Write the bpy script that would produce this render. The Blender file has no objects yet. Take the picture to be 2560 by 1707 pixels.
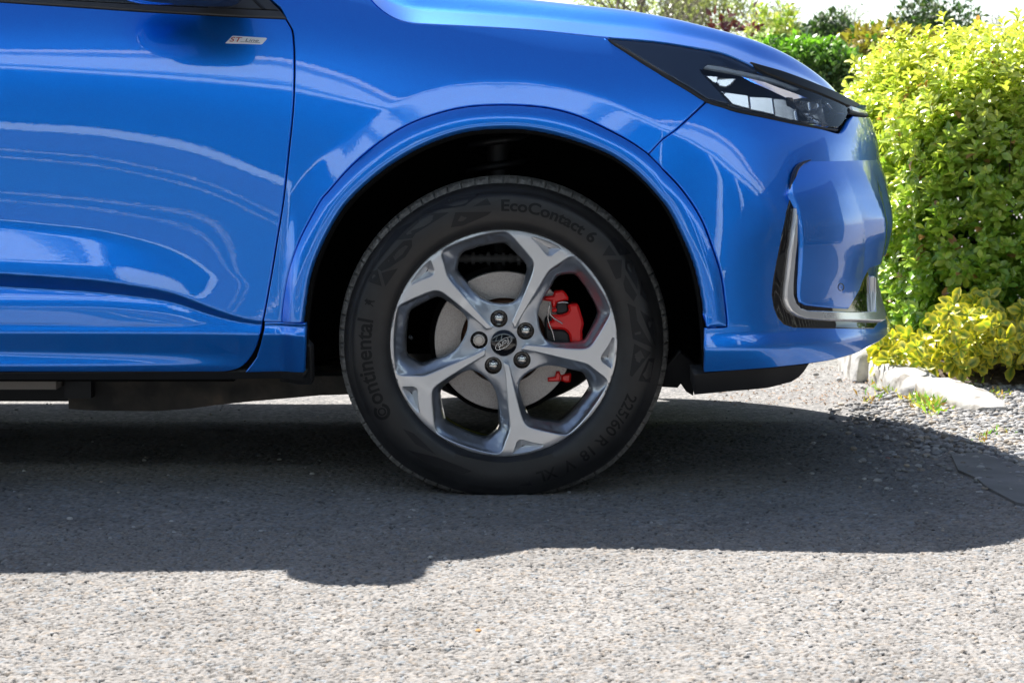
import bpy, math, random
import numpy as np
from mathutils import Vector, Matrix
from mathutils.geometry import delaunay_2d_cdt
R = math.radians
sc = bpy.context.scene
col = sc.collection
rng = np.random.default_rng(7)
random.seed(7)

# ---------------------------------------------------------------- camera
F = 4945.0                       # focal length in photo pixels (2560 wide)
CAM = np.array([0.0, -4.28, 0.74])
PITCH = math.atan((853.5 - 390) / F)
cd = bpy.data.cameras.new("camera"); cam = bpy.data.objects.new("camera", cd); col.objects.link(cam)
cam.location = CAM; cam.rotation_euler = (R(90) - PITCH, 0, 0)
cd.sensor_width = 36; cd.lens = F / 2560 * 36; cd.clip_start = 0.05; cd.clip_end = 3000
cd.dof.use_dof = True; cd.dof.focus_distance = 4.28; cd.dof.aperture_fstop = 13.0
sc.camera = cam

# ---------------------------------------------------------------- light
SUN = Vector((-0.40, 0.62, 1.0)).normalized()
elev = math.asin(SUN.z); azim = math.atan2(SUN.x, SUN.y)
w = bpy.data.worlds.new("World"); sc.world = w; w.use_nodes = True
nt = w.node_tree; bg = nt.nodes['Background']
sky = nt.nodes.new('ShaderNodeTexSky'); sky.sky_type = 'NISHITA'; sky.sun_disc = False
sky.sun_elevation = elev; sky.sun_rotation = azim; sky.air_density = 1.0; sky.dust_density = 1.5; sky.ozone_density = 1.5
# bright haze towards the horizon, deeper blue overhead
tcw = nt.nodes.new('ShaderNodeTexCoord'); sx = nt.nodes.new('ShaderNodeSeparateXYZ'); nt.links.new(tcw.outputs['Generated'], sx.inputs[0])
mr = nt.nodes.new('ShaderNodeMapRange'); mr.inputs['From Min'].default_value = 0.0; mr.inputs['From Max'].default_value = 0.24; mr.inputs['To Min'].default_value = 2.3; mr.inputs['To Max'].default_value = 0.82; mr.interpolation_type = 'SMOOTHSTEP'
nt.links.new(sx.outputs['Z'], mr.inputs['Value']); vm = nt.nodes.new('ShaderNodeVectorMath'); vm.operation = 'SCALE'; nt.links.new(sky.outputs[0], vm.inputs[0]); nt.links.new(mr.outputs[0], vm.inputs['Scale'])
nt.links.new(vm.outputs[0], bg.inputs[0]); bg.inputs[1].default_value = 0.068
sd = bpy.data.lights.new("sun", 'SUN'); sun = bpy.data.objects.new("sun", sd); col.objects.link(sun)
sd.energy = 4.8; sd.angle = R(0.53); sd.color = (1.0, 0.965, 0.92)
sun.rotation_euler = SUN.to_track_quat('Z', 'Y').to_euler()
sc.view_settings.view_transform = 'Standard'; sc.view_settings.look = 'None'
sc.view_settings.gamma = 1; sc.view_settings.exposure = 1.27
sc.cycles.max_bounces = 8; sc.cycles.glossy_bounces = 5; sc.cycles.caustics_reflective = False

# ---------------------------------------------------------------- pixel <-> world
CP, SP = math.cos(PITCH), math.sin(PITCH)
def at_y(X, Y, y):
    X = np.asarray(X, float); Y = np.asarray(Y, float)
    a = (X - 1280) / F; b = (853.5 - Y) / F
    dx = a; dy = CP + b * SP; dz = -SP + b * CP
    t = (y - CAM[1]) / dy
    return np.stack([CAM[0] + dx * t, CAM[1] + dy * t, CAM[2] + dz * t], -1)
def at_z(X, Y, z=0.0):
    a = (X - 1280) / F; b = (853.5 - Y) / F
    dy = CP + b * SP; dz = -SP + b * CP
    t = (z - CAM[2]) / dz
    return np.array([a * t, CAM[1] + dy * t, z])
def proj(P):
    d = P - CAM
    dep = d[..., 1] * CP - d[..., 2] * SP
    up = d[..., 1] * SP + d[..., 2] * CP
    return np.stack([1280 + F * d[..., 0] / dep, 853.5 - F * up / dep], -1)

# ---------------------------------------------------------------- materials
def mat(name, color, rough=0.5, metal=0.0, coat=0.0, spec=0.5, trans=0.0, emit=None, coat_ior=1.5, coat_rough=0.02):
    m = bpy.data.materials.new(name); m.use_nodes = True
    b = m.node_tree.nodes['Principled BSDF']
    b.inputs['Base Color'].default_value = (*color, 1); b.inputs['Roughness'].default_value = rough
    b.inputs['Metallic'].default_value = metal; b.inputs['Coat Weight'].default_value = coat
    b.inputs['Coat Roughness'].default_value = coat_rough; b.inputs['Coat IOR'].default_value = coat_ior
    b.inputs['Specular IOR Level'].default_value = spec; b.inputs['Transmission Weight'].default_value = trans
    return m
def nodes(m): return m.node_tree, m.node_tree.nodes['Principled BSDF']
def noise_bump(m, scale, strength, dist=0.001, detail=4, color=None, cscale=None, rough=None, coord='Object'):
    t, b = nodes(m)
    tc = t.nodes.new('ShaderNodeTexCoord')
    n = t.nodes.new('ShaderNodeTexNoise'); n.inputs['Scale'].default_value = scale; n.inputs['Detail'].default_value = detail
    t.links.new(tc.outputs[coord], n.inputs['Vector'])
    bp = t.nodes.new('ShaderNodeBump'); bp.inputs['Strength'].default_value = strength; bp.inputs['Distance'].default_value = dist
    t.links.new(n.outputs['Fac'], bp.inputs['Height']); t.links.new(bp.outputs['Normal'], b.inputs['Normal'])
    if color:
        n2 = t.nodes.new('ShaderNodeTexNoise'); n2.inputs['Scale'].default_value = cscale or scale; n2.inputs['Detail'].default_value = 6
        t.links.new(tc.outputs[coord], n2.inputs['Vector'])
        cr = t.nodes.new('ShaderNodeValToRGB'); els = cr.color_ramp.elements
        for i, (p, c) in enumerate(color):
            e = els[i] if i < 2 else els.new(p)
            e.position = p; e.color = (*c, 1)
        t.links.new(n2.outputs['Fac'], cr.inputs['Fac']); t.links.new(cr.outputs['Color'], b.inputs['Base Color'])
    return m
M = {}
# metallic blue paint: flakes vary the normal and tint a little
def paint():
    m = mat('blue_metallic_paint', (0.002, 0.18, 0.95), rough=0.33, metal=0.84, coat=1.0, coat_ior=1.78, coat_rough=0.006)
    t, b = nodes(m)
    tc = t.nodes.new('ShaderNodeTexCoord')
    v = t.nodes.new('ShaderNodeTexVoronoi'); v.inputs['Scale'].default_value = 1400
    t.links.new(tc.outputs['Object'], v.inputs['Vector'])
    mix = t.nodes.new('ShaderNodeMix'); mix.data_type = 'RGBA'; mix.inputs['Factor'].default_value = 0.25
    sep = t.nodes.new('ShaderNodeSeparateColor'); t.links.new(v.outputs['Color'], sep.inputs[0])
    cr = t.nodes.new('ShaderNodeValToRGB')
    cr.color_ramp.elements[0].color = (0.001, 0.205, 0.92, 1); cr.color_ramp.elements[1].color = (0.003, 0.285, 1.0, 1)
    t.links.new(sep.outputs[0], cr.inputs['Fac']); t.links.new(cr.outputs['Color'], b.inputs['Base Color'])
    nm = t.nodes.new('ShaderNodeBump'); nm.inputs['Strength'].default_value = 0.25; nm.inputs['Distance'].default_value = 0.0002
    t.links.new(sep.outputs[1], nm.inputs['Height']); t.links.new(nm.outputs['Normal'], b.inputs['Normal'])
    # faint orange peel in the clear coat
    n = t.nodes.new('ShaderNodeTexNoise'); n.inputs['Scale'].default_value = 160; n.inputs['Detail'].default_value = 2
    t.links.new(tc.outputs['Object'], n.inputs['Vector'])
    b2 = t.nodes.new('ShaderNodeBump'); b2.inputs['Strength'].default_value = 0.05; b2.inputs['Distance'].default_value = 0.0006
    t.links.new(n.outputs['Fac'], b2.inputs['Height']); t.links.new(b2.outputs['Normal'], b.inputs['Coat Normal'])
    t.nodes.remove(mix)
    return m
M['paint'] = paint()
M['black'] = noise_bump(mat('black_plastic', (0.012, 0.012, 0.013), 0.55), 300, 0.2)
M['void'] = mat('matt_black', (0.007, 0.007, 0.007), 0.9, spec=0.1)
M['trim'] = noise_bump(mat('dark_grey_trim', (0.05, 0.05, 0.052), 0.38), 500, 0.15)
M['gloss'] = mat('gloss_black', (0.006, 0.006, 0.007), 0.06, coat=0.6)
M['rubber_seal'] = mat('rubber_seal', (0.008, 0.008, 0.008), 0.45)
M['chrome'] = mat('satin_chrome', (0.86, 0.86, 0.86), 0.22, metal=0.72, coat=.3)
M['bright_chrome'] = mat('bright_chrome', (0.85, 0.86, 0.88), 0.06, metal=1.0)
M['rim'] = noise_bump(mat('silver_lacquer', (0.66, 0.67, 0.69), 0.30, metal=0.80, coat=0.8, coat_ior=1.5), 900, 0.06, 0.0004)
M['rim_web'] = mat('satin_lacquer', (0.40, 0.43, 0.48), 0.28, metal=0.80, coat=.6)
M['rim_in'] = mat('dark_inner_rim', (0.010, 0.010, 0.012), 0.45, metal=0.0)
M['disc'] = noise_bump(mat('brake_iron', (0.42, 0.38, 0.35), 0.5, metal=0.5), 260, 0.3, 0.0006,
                       color=[(0.3, (0.30, 0.275, 0.26)), (0.6, (0.42, 0.39, 0.37)), (0.78, (0.34, 0.29, 0.25))], cscale=420)
def disc_rings():
    t, b = nodes(M['disc']); b.inputs['Metallic'].default_value = .7; b.inputs['Roughness'].default_value = .42
    tc = t.nodes.new('ShaderNodeTexCoord'); mp = t.nodes.new('ShaderNodeMapping'); mp.inputs['Location'].default_value = (.018, 0, -.339); t.links.new(tc.outputs['Object'], mp.inputs['Vector'])
    wv = t.nodes.new('ShaderNodeTexWave'); wv.wave_type = 'RINGS'; wv.rings_direction = 'Y'; wv.inputs['Scale'].default_value = 85; wv.inputs['Distortion'].default_value = 1.2; t.links.new(mp.outputs[0], wv.inputs['Vector'])
    bp = t.nodes.new('ShaderNodeBump'); bp.inputs['Strength'].default_value = .35; bp.inputs['Distance'].default_value = .0005; t.links.new(wv.outputs['Fac'], bp.inputs['Height']); t.links.new(bp.outputs[0], b.inputs['Normal'])
disc_rings()
M['rust'] = noise_bump(mat('rusty_iron', (0.12, 0.05, 0.025), 0.8), 200, 0.5)
M['red'] = noise_bump(mat('red_caliper_paint', (0.82, 0.012, 0.012), 0.3, coat=0.5), 120, 0.25, 0.001)
M['steel'] = mat('nut_steel', (0.62, 0.60, 0.57), 0.2, metal=1.0)
M['cream'] = mat('wheel_lock_metal', (0.55, 0.51, 0.47), 0.4, metal=0.8)
M['white_mark'] = mat('white_lettering', (0.75, 0.75, 0.75), 0.4)
M['red_mark'] = mat('red_lettering', (0.45, 0.01, 0.02), 0.35)
M['dark_mark'] = mat('dark_lettering', (0.03, 0.04, 0.08), 0.4)
M['yellow'] = mat('yellow_paint_line', (0.35, 0.33, 0.03), 0.6)
M['under'] = noise_bump(mat('grimy_underbody', (0.07, 0.06, 0.05), 0.9), 60, 0.6, 0.003,
                        color=[(0.35, (0.045, 0.042, 0.038)), (0.55, (0.10, 0.085, 0.07)), (0.7, (0.26, 0.18, 0.12))], cscale=11)
M['under_grey'] = noise_bump(mat('dusty_floor_pan', (0.36, 0.32, 0.28), 0.9), 80, 0.4, 0.002)
M['glass_dark'] = mat('tinted_glass', (0.02, 0.024, 0.026), 0.03, spec=0.6, coat=0.5)
def clear():
    m = bpy.data.materials.new('clear_lens'); m.use_nodes = True; t = m.node_tree
    t.nodes.clear(); o = t.nodes.new('ShaderNodeOutputMaterial')
    tr = t.nodes.new('ShaderNodeBsdfTransparent'); tr.inputs[0].default_value = (0.96, 0.97, 0.99, 1)
    gl = t.nodes.new('ShaderNodeBsdfGlossy'); gl.inputs['Roughness'].default_value = 0.02
    fr = t.nodes.new('ShaderNodeFresnel'); fr.inputs[0].default_value = 1.55
    mx = t.nodes.new('ShaderNodeMixShader'); t.links.new(fr.outputs[0], mx.inputs[0])
    t.links.new(tr.outputs[0], mx.inputs[1]); t.links.new(gl.outputs[0], mx.inputs[2]); t.links.new(mx.outputs[0], o.inputs[0])
    return m
M['clear'] = clear()
def tyre_mat(name, base, rough):
    m = mat(name, base, rough, spec=0.45)
    noise_bump(m, 900, 0.25, 0.0004, color=[(0.35, tuple(c * 0.85 for c in base)), (0.7, tuple(c * 1.25 for c in base))], cscale=25)
    return m
M['tyre'] = tyre_mat('tyre_rubber', (0.0185, 0.018, 0.0185), 0.40)
M['tyre_dark'] = mat('tyre_gloss_rubber', (0.003, 0.003, 0.004), 0.5, spec=.3)
M['tyre_relief'] = mat('tyre_relief_rubber', (0.005, 0.005, 0.007), 0.45, spec=.35)
M['tread'] = noise_bump(mat('dusty_tread', (0.09, 0.085, 0.078), 0.9), 300, 0.6, 0.002,
                        color=[(0.3, (0.11, 0.107, 0.10)), (0.6, (0.22, 0.21, 0.195)), (0.8, (0.38, 0.37, 0.34))], cscale=70)

# ---------------------------------------------------------------- object helpers
def tag(o, label=None, cat=None, group=None, kind=None):
    if label: o['label'] = label
    if cat: o['category'] = cat
    if group: o['group'] = group
    if kind: o['kind'] = kind
    return o
def empty(name, loc=(0, 0, 0)):
    o = bpy.data.objects.new(name, None); o.location = loc; o.empty_display_size = 0.1; col.objects.link(o); return o
def mk(name, verts, faces, m, parent=None, smooth=True, auto=None, normals=None):
    if normals is None:
        used = sorted({int(i) for f in faces for i in f})
        if len(used) < len(verts):
            mp = {k: i for i, k in enumerate(used)}; verts = [verts[k] for k in used]; faces = [tuple(mp[int(i)] for i in f) for f in faces]
    me = bpy.data.meshes.new(name)
    me.from_pydata([tuple(map(float, v)) for v in verts], [], [tuple(map(int, f)) for f in faces])
    me.materials.append(m)
    if smooth: me.polygons.foreach_set('use_smooth', [True] * len(me.polygons))
    if normals is not None:
        me.normals_split_custom_set([tuple(n) for n in normals])
    elif auto: 
        me.set_sharp_from_angle(angle=R(auto))
    o = bpy.data.objects.new(name, me); col.objects.link(o)
    if parent:
        o.parent = parent
        o.matrix_parent_inverse = Matrix.Translation(parent_world(parent)).inverted()
    return o
def parent_world(p):
    return Vector(p.location) if p.type == 'EMPTY' else Vector((0, 0, 0))
def fast_mesh(name, V, Fq, m, parent=None, colors=None, smooth=False):
    """V (n,3), Fq list of index arrays (m,k)"""
    me = bpy.data.meshes.new(name)
    me.vertices.add(len(V)); me.vertices.foreach_set('co', np.asarray(V, np.float32).ravel())
    nl = sum(f.size for f in Fq); nf = sum(len(f) for f in Fq)
    me.loops.add(nl); me.polygons.add(nf)
    me.loops.foreach_set('vertex_index', np.concatenate([f.ravel() for f in Fq]).astype(np.int32))
    tot = np.concatenate([np.full(len(f), f.shape[1]) for f in Fq]); st = np.concatenate([[0], np.cumsum(tot)[:-1]])
    me.polygons.foreach_set('loop_start', st.astype(np.int32)); me.polygons.foreach_set('loop_total', tot.astype(np.int32))
    if smooth: me.polygons.foreach_set('use_smooth', np.ones(nf, bool))
    if colors is not None:
        a = me.color_attributes.new('tint', 'FLOAT_COLOR', 'POINT')
        c = np.ones((len(V), 4), np.float32); c[:, :3] = colors; a.data.foreach_set('color', c.ravel())
    me.update(calc_edges=True); me.materials.append(m)
    o = bpy.data.objects.new(name, me); col.objects.link(o)
    if parent:
        o.parent = parent; o.matrix_parent_inverse = Matrix.Translation(parent_world(parent)).inverted()
    return o
def grid_faces(nu, nv, close_u=False):
    i, j = np.meshgrid(np.arange(nu if close_u else nu - 1), np.arange(nv - 1), indexing='ij')
    a = i * nv + j; b = ((i + 1) % nu) * nv + j
    return np.stack([a, b, b + 1, a + 1], -1).reshape(-1, 4)
def tube(path, rad, seg=8, cap=True):
    P = np.asarray(path, float); n = len(P); V = []; rad = np.broadcast_to(rad, n)
    for i in range(n):
        d = P[min(i + 1, n - 1)] - P[max(i - 1, 0)]; d /= (np.linalg.norm(d) + 1e-9)
        a = np.cross(d, (0, 0, 1) if abs(d[2]) < .9 else (1, 0, 0)); a /= np.linalg.norm(a); b = np.cross(d, a)
        for k in range(seg):
            t = 2 * math.pi * k / seg; V.append(P[i] + rad[i] * (math.cos(t) * a + math.sin(t) * b))
    Fc = [(i * seg + k, i * seg + (k + 1) % seg, (i + 1) * seg + (k + 1) % seg, (i + 1) * seg + k) for i in range(n - 1) for k in range(seg)]
    if cap: Fc += [tuple(range(seg))[::-1], tuple(range((n - 1) * seg, n * seg))]
    return V, Fc
def join(parts):
    V = []; Fc = []
    for v, f in parts:
        o = len(V); V += [tuple(p) for p in v]; Fc += [tuple(i + o for i in q) for q in f]
    return V, Fc
def boxm(x0, x1, y0, y1, z0, z1):
    V = [(x, y, z) for x in (x0, x1) for y in (y0, y1) for z in (z0, z1)]
    return V, [(0, 1, 3, 2), (4, 6, 7, 5), (0, 4, 5, 1), (2, 3, 7, 6), (0, 2, 6, 4), (1, 5, 7, 3)]
def catmull(P, n=8, closed=False):
    P = np.asarray(P, float); N = len(P); out = []
    rngi = range(N if closed else N - 1)
    for i in rngi:
        if closed: p0, p1, p2, p3 = P[(i - 1) % N], P[i], P[(i + 1) % N], P[(i + 2) % N]
        else: p0, p1, p2, p3 = P[max(i - 1, 0)], P[i], P[i + 1], P[min(i + 2, N - 1)]
        # centripetal-ish: limit tangents
        for k in range(n):
            t = k / n
            out.append(0.5 * ((2 * p1) + (-p0 + p2) * t + (2 * p0 - 5 * p1 + 4 * p2 - p3) * t ** 2 + (-p0 + 3 * p1 - 3 * p2 + p3) * t ** 3))
    if not closed: out.append(P[-1])
    return np.array(out)
def resample(P, step, closed=True):
    P = np.asarray(P, float)
    if closed: P = np.vstack([P, P[:1]])
    out = []
    for a, b in zip(P[:-1], P[1:]):
        L = np.linalg.norm(b - a); k = max(1, int(round(L / step)))
        if L < 1e-6: continue
        for i in range(k): out.append(a + (b - a) * i / k)
    if not closed: out.append(P[-1])
    return np.array(out)
def pdist(Q, P, closed=True):
    """distance of points Q to polyline P"""
    P2 = np.vstack([P, P[:1]]) if closed else P
    d = np.full(len(Q), 1e9)
    for a, b in zip(P2[:-1], P2[1:]):
        ab = b - a; L2 = ab @ ab
        if L2 < 1e-12: continue
        t = np.clip(((Q - a) @ ab) / L2, 0, 1)
        d = np.minimum(d, np.hypot(*(Q - (a + t[:, None] * ab)).T))
    return d
def inside(Q, P):
    c = np.zeros(len(Q), bool); x, y = Q.T; j = len(P) - 1
    for i in range(len(P)):
        xi, yi = P[i]; xj, yj = P[j]
        if yi != yj:
            m = ((yi > y) != (yj > y)) & (x < (xj - xi) * (y - yi) / (yj - yi) + xi)
            c ^= m
        j = i
    return c
def area(P): x, y = P.T; return 0.5 * np.sum(x * np.roll(y, -1) - np.roll(x, -1) * y)
def offset(P, d):
    """move closed polygon inwards by d"""
    s = 1 if area(P) > 0 else -1
    a = P - np.roll(P, 1, 0); b = np.roll(P, -1, 0) - P
    def nn(v): n = np.stack([-v[:, 1], v[:, 0]], -1); return n / (np.linalg.norm(n, axis=1, keepdims=True) + 1e-9)
    n = nn(a) + nn(b); l = np.linalg.norm(n, axis=1, keepdims=True); n = n / np.maximum(l, .3) 
    cosx = np.clip(l / 2, .5, 1)
    return P + s * n * d / cosx
def smooth1(A, s, axis):
    if s <= 0: return A
    k = int(3 * s) + 1; x = np.arange(-k, k + 1); g = np.exp(-x * x / (2 * s * s)); g /= g.sum()
    pad = [(0, 0)] * A.ndim; pad[axis] = (k, k); B = np.pad(A, pad, mode='edge')
    return np.apply_along_axis(lambda v: np.convolve(v, g, 'valid'), axis, B)
# ================================================================ BODY SURFACE
# (u, v): u = 1280 + 1150 x along the side, then round the nose; v = 1240 - 1150 z
def pl(P, y0=0.0):      # photo pixels -> uv on the plane y = y0
    P = np.asarray(P, float); q = at_y(P[:, 0], P[:, 1], y0)
    return np.stack([1280 + 1150 * q[:, 0], 1240 - 1150 * q[:, 2]], -1)
CREASE = pl([(735, 480), (743, 468), (771, 429), (807, 389), (861, 346), (932, 296), (1004, 257), (1057, 232), (1129, 211), (1200, 204),
             (1271, 202), (1343, 207), (1414, 221), (1450, 230), (1521, 254), (1593, 293), (1646, 325), (1680, 352), (1718, 393), (1754, 457),
             (1790, 520), (1815, 600), (1835, 700), (1850, 820), (1850, 1000), (735, 1000), (700, 800), (706, 700), (718, 580)])
ARCH_O = [(704, 807), (705, 779), (711, 729), (721, 679), (736, 632), (757, 582), (800, 504), (818, 482), (879, 414), (950, 354),
          (1021, 311), (1093, 284), (1164, 268), (1236, 263), (1307, 264), (1379, 272), (1450, 292), (1521, 325), (1575, 354), (1621, 386), (1664, 430),
          (1707, 477), (1753, 547), (1784, 628), (1803, 691), (1813, 764), (1817, 810), (1810, 818), (1761, 819)]
ARCH_I = [(762, 807), (768, 757), (779, 693), (800, 632), (836, 560), (879, 500), (950, 436), (1021, 389), (1093, 355), (1164, 334),
          (1236, 326), (1307, 327), (1379, 339), (1450, 360), (1521, 389), (1575, 425), (1624, 472), (1664, 521), (1696, 580), (1730, 660), (1749, 737), (1759, 813)]
U0, U1, DU = -280, 2440, 4.0
V0, V1, DV = -120, 1020, 2.0
US = np.arange(U0, U1 + .1, DU); VS = np.arange(V0, V1 + .1, DV)
STU = [-280, 0, 250, 430, 520, 620, 735, 900, 1165, 1450, 1700, 1800, 1950, 2440]
#        node: V per station ; t per station
N = [
 ([-90]*14,                                                                            [38,38,38,38,38,38,38,40,44,48,52,52,52,40]),
 ([125,126,128,131,135,143,152,172,206,262,318,368,418,440],                           [15.6]*7+[17,21,21,16,15.6,15.6,15.6]),
 ([160,163,178,188,196,206,218,252,300,330,390,440,470,500],                           [13.2]*7+[14,18,18,14,14,14,14]),
 ([168,174,190,204,212,222,235,270,320,350,430,470,500,530],                           [11.5]*9+[12]*5),
 ([286,290,305,335,360,410,465,560,570,575,585,590,590,600],                           [0.8]*14),
 ([425,430,450,478,495,530,590,610,610,620,640,650,650,650],                           [-5.5,-5.5,-5,-4,-3.4,-2.6,-2,-2,-2,-2,-2.5,-3,-3,-3]),
 ([543,548,572,610,650,690,700,700,700,700,700,700,700,700],                           [0.8,0.8,0.8,0.8,0.8,-1.5,-2.2,-2,-2,-2,-3,-3,-3,-3]),
 ([570,572,600,650,690,715,720,740,740,740,740,740,740,740],                           [16.8,16.8,15.8,7.5,4,-1,-2,-2,-2,-2,-3,-3,-3,-3]),
 ([640,642,660,700,725,760,770,770,770,770,770,770,770,770],                           [18.2,18.2,16.8,9,3,-1,-2,-2,-2,-2,-3,-3,-3,-3]),
 ([677,679,696,725,765,801,803,804,804,804,804,804,804,804],                           [7,7,6,5,2,-1,-2,-2,-2,-2,-3,-3,-3,-3]),
 ([680,682,700,729,769,804,806,806,806,806,806,806,806,806],                           [-40]*8+[-20,-10,-3,-3,-3,-3]),
 ([714,716,730,752,786,810,811,811,811,811,813,815,815,815],                           [-40]*8+[-20,-10,-3,-3,-3,-3]),
 ([717,719,733,755,789,812,813,813,813,813,818,820,822,822],                           [24,24,24,20,16,22,24,24,24,24,14,14,14,14]),
 ([752,752,752,768,794,818,820,820,820,820,822,824,826,826],                           [15.5,15.5,15.5,14,12,16,16,16,16,16,16,16,16,16]),
 ([774,774,774,785,797,822,824,824,824,824,828,830,832,832],                           [-4,-4,-2,3,8,15,15,15,15,15,15,15,15,15]),
 ([806,806,810,814,801,825,826,826,826,826,832,834,836,836],                           [-4,-4,-3,-3,7,14.5,14.5,14.5,14.5,14.5,14,14,14,14]),
 ([808,808,812,816,804,826,827,827,827,827,836,838,840,840],                           [-30,-30,-30,-28,7,14.5,14.5,14.5,14.5,14.5,13,13,13,13]),
 ([812,812,815,819,812,827,828,828,828,828,840,842,844,844],                           [18,18,18,18,12,14.5,14.5,14.5,14.5,14.5,12,12,12,12]),
 ([827,827,828,829,829,831,831,831,831,831,846,848,850,850],                           [13,13,13,13,12,12,12,12,12,12,10,10,10,10]),
 ([834,834,834,835,835,836,836,836,836,836,856,858,860,860],                           [-17,-17,-17,-17,-17,-17,-17,-17,-17,-17,-19,-19,-19,-19]),
 ([876,878,880,882,884,884,884,884,884,884,884,884,884,884],                           [-15,-15,-15,-15,-16,-17,-18,-18,-18,-18,-21,-21,-21,-21]),
 ([884,886,890,893,896,896,896,896,896,896,896,896,896,896],                           [4,3,-2,-7,-11,-15,-17,-17,-17,-17,-21,-21,-21,-21]),
 ([906,907,907,907,907,907,907,907,907,907,907,907,907,907],                           [17,16,12,3,-9,-15,-17,-17,-17,-17,-21,-21,-21,-21]),
 ([911,911,911,911,911,911,911,911,911,911,911,911,911,911],                           [17,16,12,3,-10,-15,-17,-17,-17,-17,-21,-21,-21,-21]),
 ([915]*14,                                                                            [-11]*6+[-15]*8),
 ([934]*14,                                                                            [-24]*14),
 ([1020]*14,                                                                           [-45]*14),
]
NV = np.array([np.interp(US, STU, n[0]) for n in N]); NT = np.array([np.interp(US, STU, n[1]) for n in N])
NV = smooth1(NV, 9, 1); NT = smooth1(NT, 9, 1)
T = np.zeros((len(US), len(VS)))
for i in range(len(US)):
    T[i] = np.interp(VS, NV[:, i] + np.arange(len(N)) * 1e-3, NT[:, i])
# flared wheel arch: the face inside the crease tilts outwards from the hub
GU, GV = np.meshgrid(US, VS, indexing='ij'); Q = np.stack([GU.ravel(), GV.ravel()], -1)
wgt = inside(Q, CREASE).reshape(T.shape).astype(float)
wgt = smooth1(smooth1(wgt, 1.2, 0), 2.4, 1)
ang = np.arctan2(858 - GV, GU - 1262); cz = np.sin(ang)
fl = np.where(cz > 0, 15.2 * np.clip(cz, 0, 1) ** 1.1 - 2.0 * (1 - np.clip(cz, 0, 1)), -2.0)
low = np.clip((GV - 790) / 12, 0, 1)
wgt = wgt * (1 - low)
T = T * (1 - wgt) + fl * wgt
T = smooth1(smooth1(T, 0.9, 1), 1.0, 0)
S = -np.cumsum(np.tan(np.radians(T)) * DV / 1150, axis=1)
# vertical datum: y = 0 near the height of the reflected horizon
iv = int((400 - V0) / DV)
ref = smooth1(S[:, iv].copy(), 12, 0)
S = S - S[int((620 - U0) / DU), iv]
off = np.interp(US, [-280, 500, 700, 1260, 1700, 2440], [0.004, 0.002, 0, 0.008, 0.012, 0.012])
S = smooth1(S, 1.6, 0)
S = S + smooth1(off, 15, 0)[:, None]
def Sf(u, v):
    a = np.clip((u - U0) / DU, 0, len(US) - 1.001); b = np.clip((v - V0) / DV, 0, len(VS) - 1.001)
    i = a.astype(int); j = b.astype(int); fa = a - i; fb = b - j
    return S[i, j] * (1 - fa) * (1 - fb) + S[i + 1, j] * fa * (1 - fb) + S[i, j + 1] * (1 - fa) * fb + S[i + 1, j + 1] * fa * fb
UB = 1640.0; KU = 8.0; BH = 0.93     # plan curve starts at u=UB, KU units per degree
SIL = [(100, 2120), (200, 2152), (291, 2171), (314, 2180), (357, 2190), (411, 2193), (475, 2196), (514, 2204), (545, 2210), (584, 2208), (626, 2199), (672, 2188),
       (720, 2186), (760, 2196), (800, 2212), (824, 2219), (836, 2219), (1000, 2219)]
def nose_a(Yp, Xp):
    z = CAM[2] + (390 - Yp) / F * 4.75
    ph = np.radians(np.linspace(20, 88, 120)); lo, hi = 0.3, 1.0
    for _ in range(40):
        a = (lo + hi) / 2
        P = np.stack([(UB - 1280) / 1150 + a * np.sin(ph), BH * (1 - np.cos(ph)), np.full_like(ph, z)], -1)
        if proj(P)[:, 0].max() > Xp: hi = a
        else: lo = a
    return z, a
SA = np.array([nose_a(Y, X) for Y, X in SIL]); SA = SA[::-1]
va = 1240 - 1150 * SA[:, 0][::-1]; aa = SA[:, 1][::-1]
vq = np.arange(-120, 1030, 4.0); aq = smooth1(np.interp(vq, va, aa), 4, 0)
def A_of(v): return np.interp(v, vq, aq)
def body(u, v, extra=0.0, sfix=None):
    u = np.asarray(u, float); v = np.asarray(v, float)
    ph = np.radians(np.clip((u - UB) / KU, 0, 180)); s = (Sf(np.minimum(u, 2400), v) if sfix is None else sfix) + extra
    x0 = (UB - 1280) / 1150
    a = A_of(v)
    x = np.where(u < UB, (u - 1280) / 1150, x0 + a * np.sin(ph) - extra * np.sin(ph))
    y = np.where(u < UB, s, BH * (1 - np.cos(ph)) + s * np.cos(ph))
    return np.stack([x, y, (1240 - v) / 1150], -1)
def normals_of(fn, u, v, h=1.5):
    du = fn(u + h, v) - fn(u - h, v); dv = fn(u, v + h) - fn(u, v - h)
    n = np.cross(dv, du); n /= np.linalg.norm(n, axis=-1, keepdims=True) + 1e-12
    return n                      # points outwards (towards -y on the side)
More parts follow.
